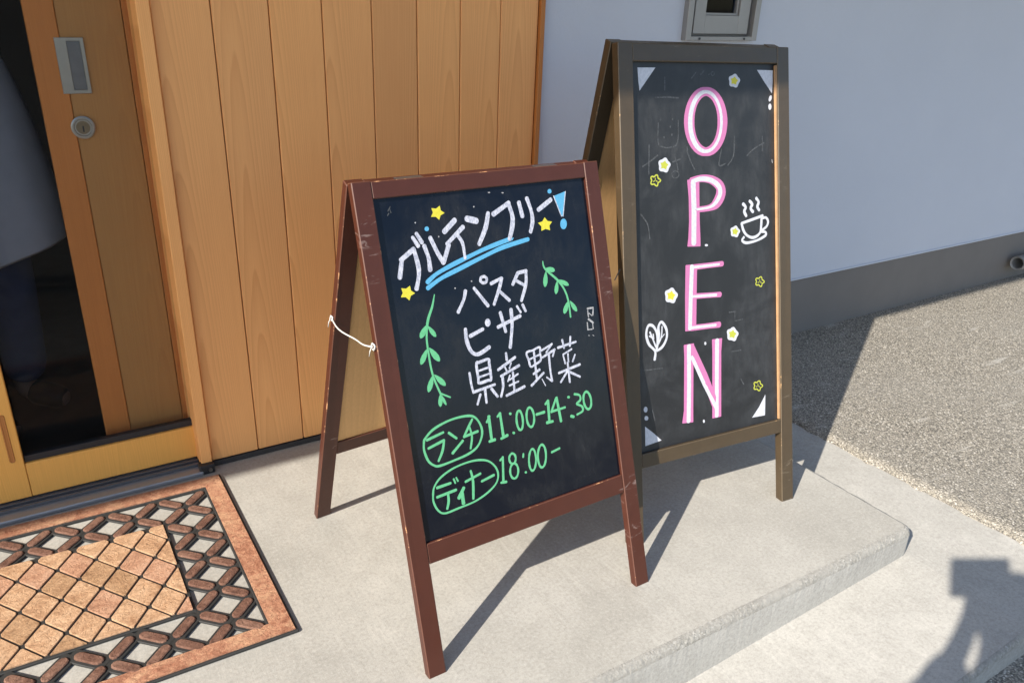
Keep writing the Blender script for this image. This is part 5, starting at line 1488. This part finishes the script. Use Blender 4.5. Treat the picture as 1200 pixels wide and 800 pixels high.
# person in a grey smock just inside the glass
J = joints(1.60)
pr, Wp = person('person', 'person in a pale grey smock and navy trousers standing behind the door glass', (-0.115, 2.80, 0.03), (0.75, -0.66), J, 'cloth_dark', 'cloth_navy',
    {'L': ((0, .1, -1), (.2, 1, 0), (1, 0, 0)), 'R': ((0, .1, -1), (.2, 1, 0), (-1, 0, 0))})
def smock():
    rows = [(1.13, .165, .120), (1.05, .190, .138), (0.95, .212, .155), (0.85, .228, .168), (0.75, .243, .180), (0.65, .252, .188), (0.56, .258, .195)]
    n = 40
    vs, fs = [], []
    for k, (z, a, b) in enumerate(rows):
        for i in range(n):
            t = 2 * math.pi * i / n
            fold = 1 + 0.018 * k / 6 * math.sin(7 * t + 0.6) + 0.012 * k / 6 * math.sin(13 * t)
            x = a * fold * math.cos(t); y = b * fold * math.sin(t)
            zz = z + (0.06 * x / a if k >= 5 else 0) * (k - 4) / 2
            vs.append((x + 0.01, y, zz))
    for k in range(len(rows) - 1):
        for i in range(n):
            fs.append((k * n + i, k * n + (i + 1) % n, (k + 1) * n + (i + 1) % n, (k + 1) * n + i))
    o = from_pd('smock', vs, fs, 'cloth_lavender', pr, smooth=True)
    m = o.modifiers.new('Solidify', 'SOLIDIFY'); m.thickness = 0.004
    s2 = o.modifiers.new('Subdivision', 'SUBSURF'); s2.levels = 1; s2.render_levels = 1
smock()

# the photographer, behind the lens: only the shadow on the lower slab shows
fh = Vector((0.5321, 0.8467, 0)); rt = Vector((0.8467, -0.5321, 0))
B = fh * -0.29 - rt * 0.06
J = joints(1.75)
GZ = -0.165
def rel(rr, ff, up):                                           # camera-relative -> person frame
    return (rr + 0.06, ff + 0.29, 1.35 + up - GZ)
J['elbowL'] = rel(-0.175, -0.19, -0.27); J['wristL'] = rel(-0.052, -0.085, -0.065); J['cuffL'] = rel(-0.072, -0.110, -0.100)
J['elbowR'] = rel(0.20, -0.20, -0.29); J['wristR'] = rel(0.105, -0.085, -0.05); J['cuffR'] = rel(0.135, -0.115, -0.07)
pp, Wq = person('person', 'person whose shadow, arms raised with a phone, falls across the lower right slab', (B.x, B.y, GZ), fh, J, 'cloth_olive', 'cloth_navy',
    {'L': ((0.18, 0.25, 1), (0.3, -1, 0), (0.9, 0.2, 0)), 'R': ((-0.18, 0.25, 1), (-0.3, -1, 0), (-0.9, 0.2, 0))})
def phone():
    fw = Vector((CR[0][2], CR[1][2], CR[2][2])); rr = Vector((CR[0][0], CR[1][0], CR[2][0])); uu = -Vector((CR[0][1], CR[1][1], CR[2][1]))
    o0 = -fw * 0.030
    def fn(x, y, z):
        return tuple(rr * x + uu * z + fw * y)
    root = empty('phone', o0 + Vector((0, 0, 1.35)))
    tag(root, 'phone held up landscape, making the square-cornered top of the shadow on the slab', 'phone')
    bm = bmesh.new()
    bm_box(bm, (-0.092, -0.010, -0.005), (0.078, 0.0, 0.108), 0.004, fn, seg=2)
    from_bm('case', bm, ['black_plastic', 'black_plastic'], root)
    bm = bmesh.new()
    bm_box(bm, (-0.086, -0.0115, 0.001), (0.072, -0.0102, 0.102), 0.0004, fn)
    from_bm('screen', bm, ['gloss_board', 'gloss_board'], root)
    for x, z in ((0.0, 0.004), (0.018, 0.012)):
        vs, fs = tube([fn(x, 0.0002, z + 0.004), fn(x, 0.003, z + 0.004)], 0.0055, 14)
        from_pd('lens', vs, fs, 'steel_dark', root)
phone()

scene.render.engine = 'CYCLES'
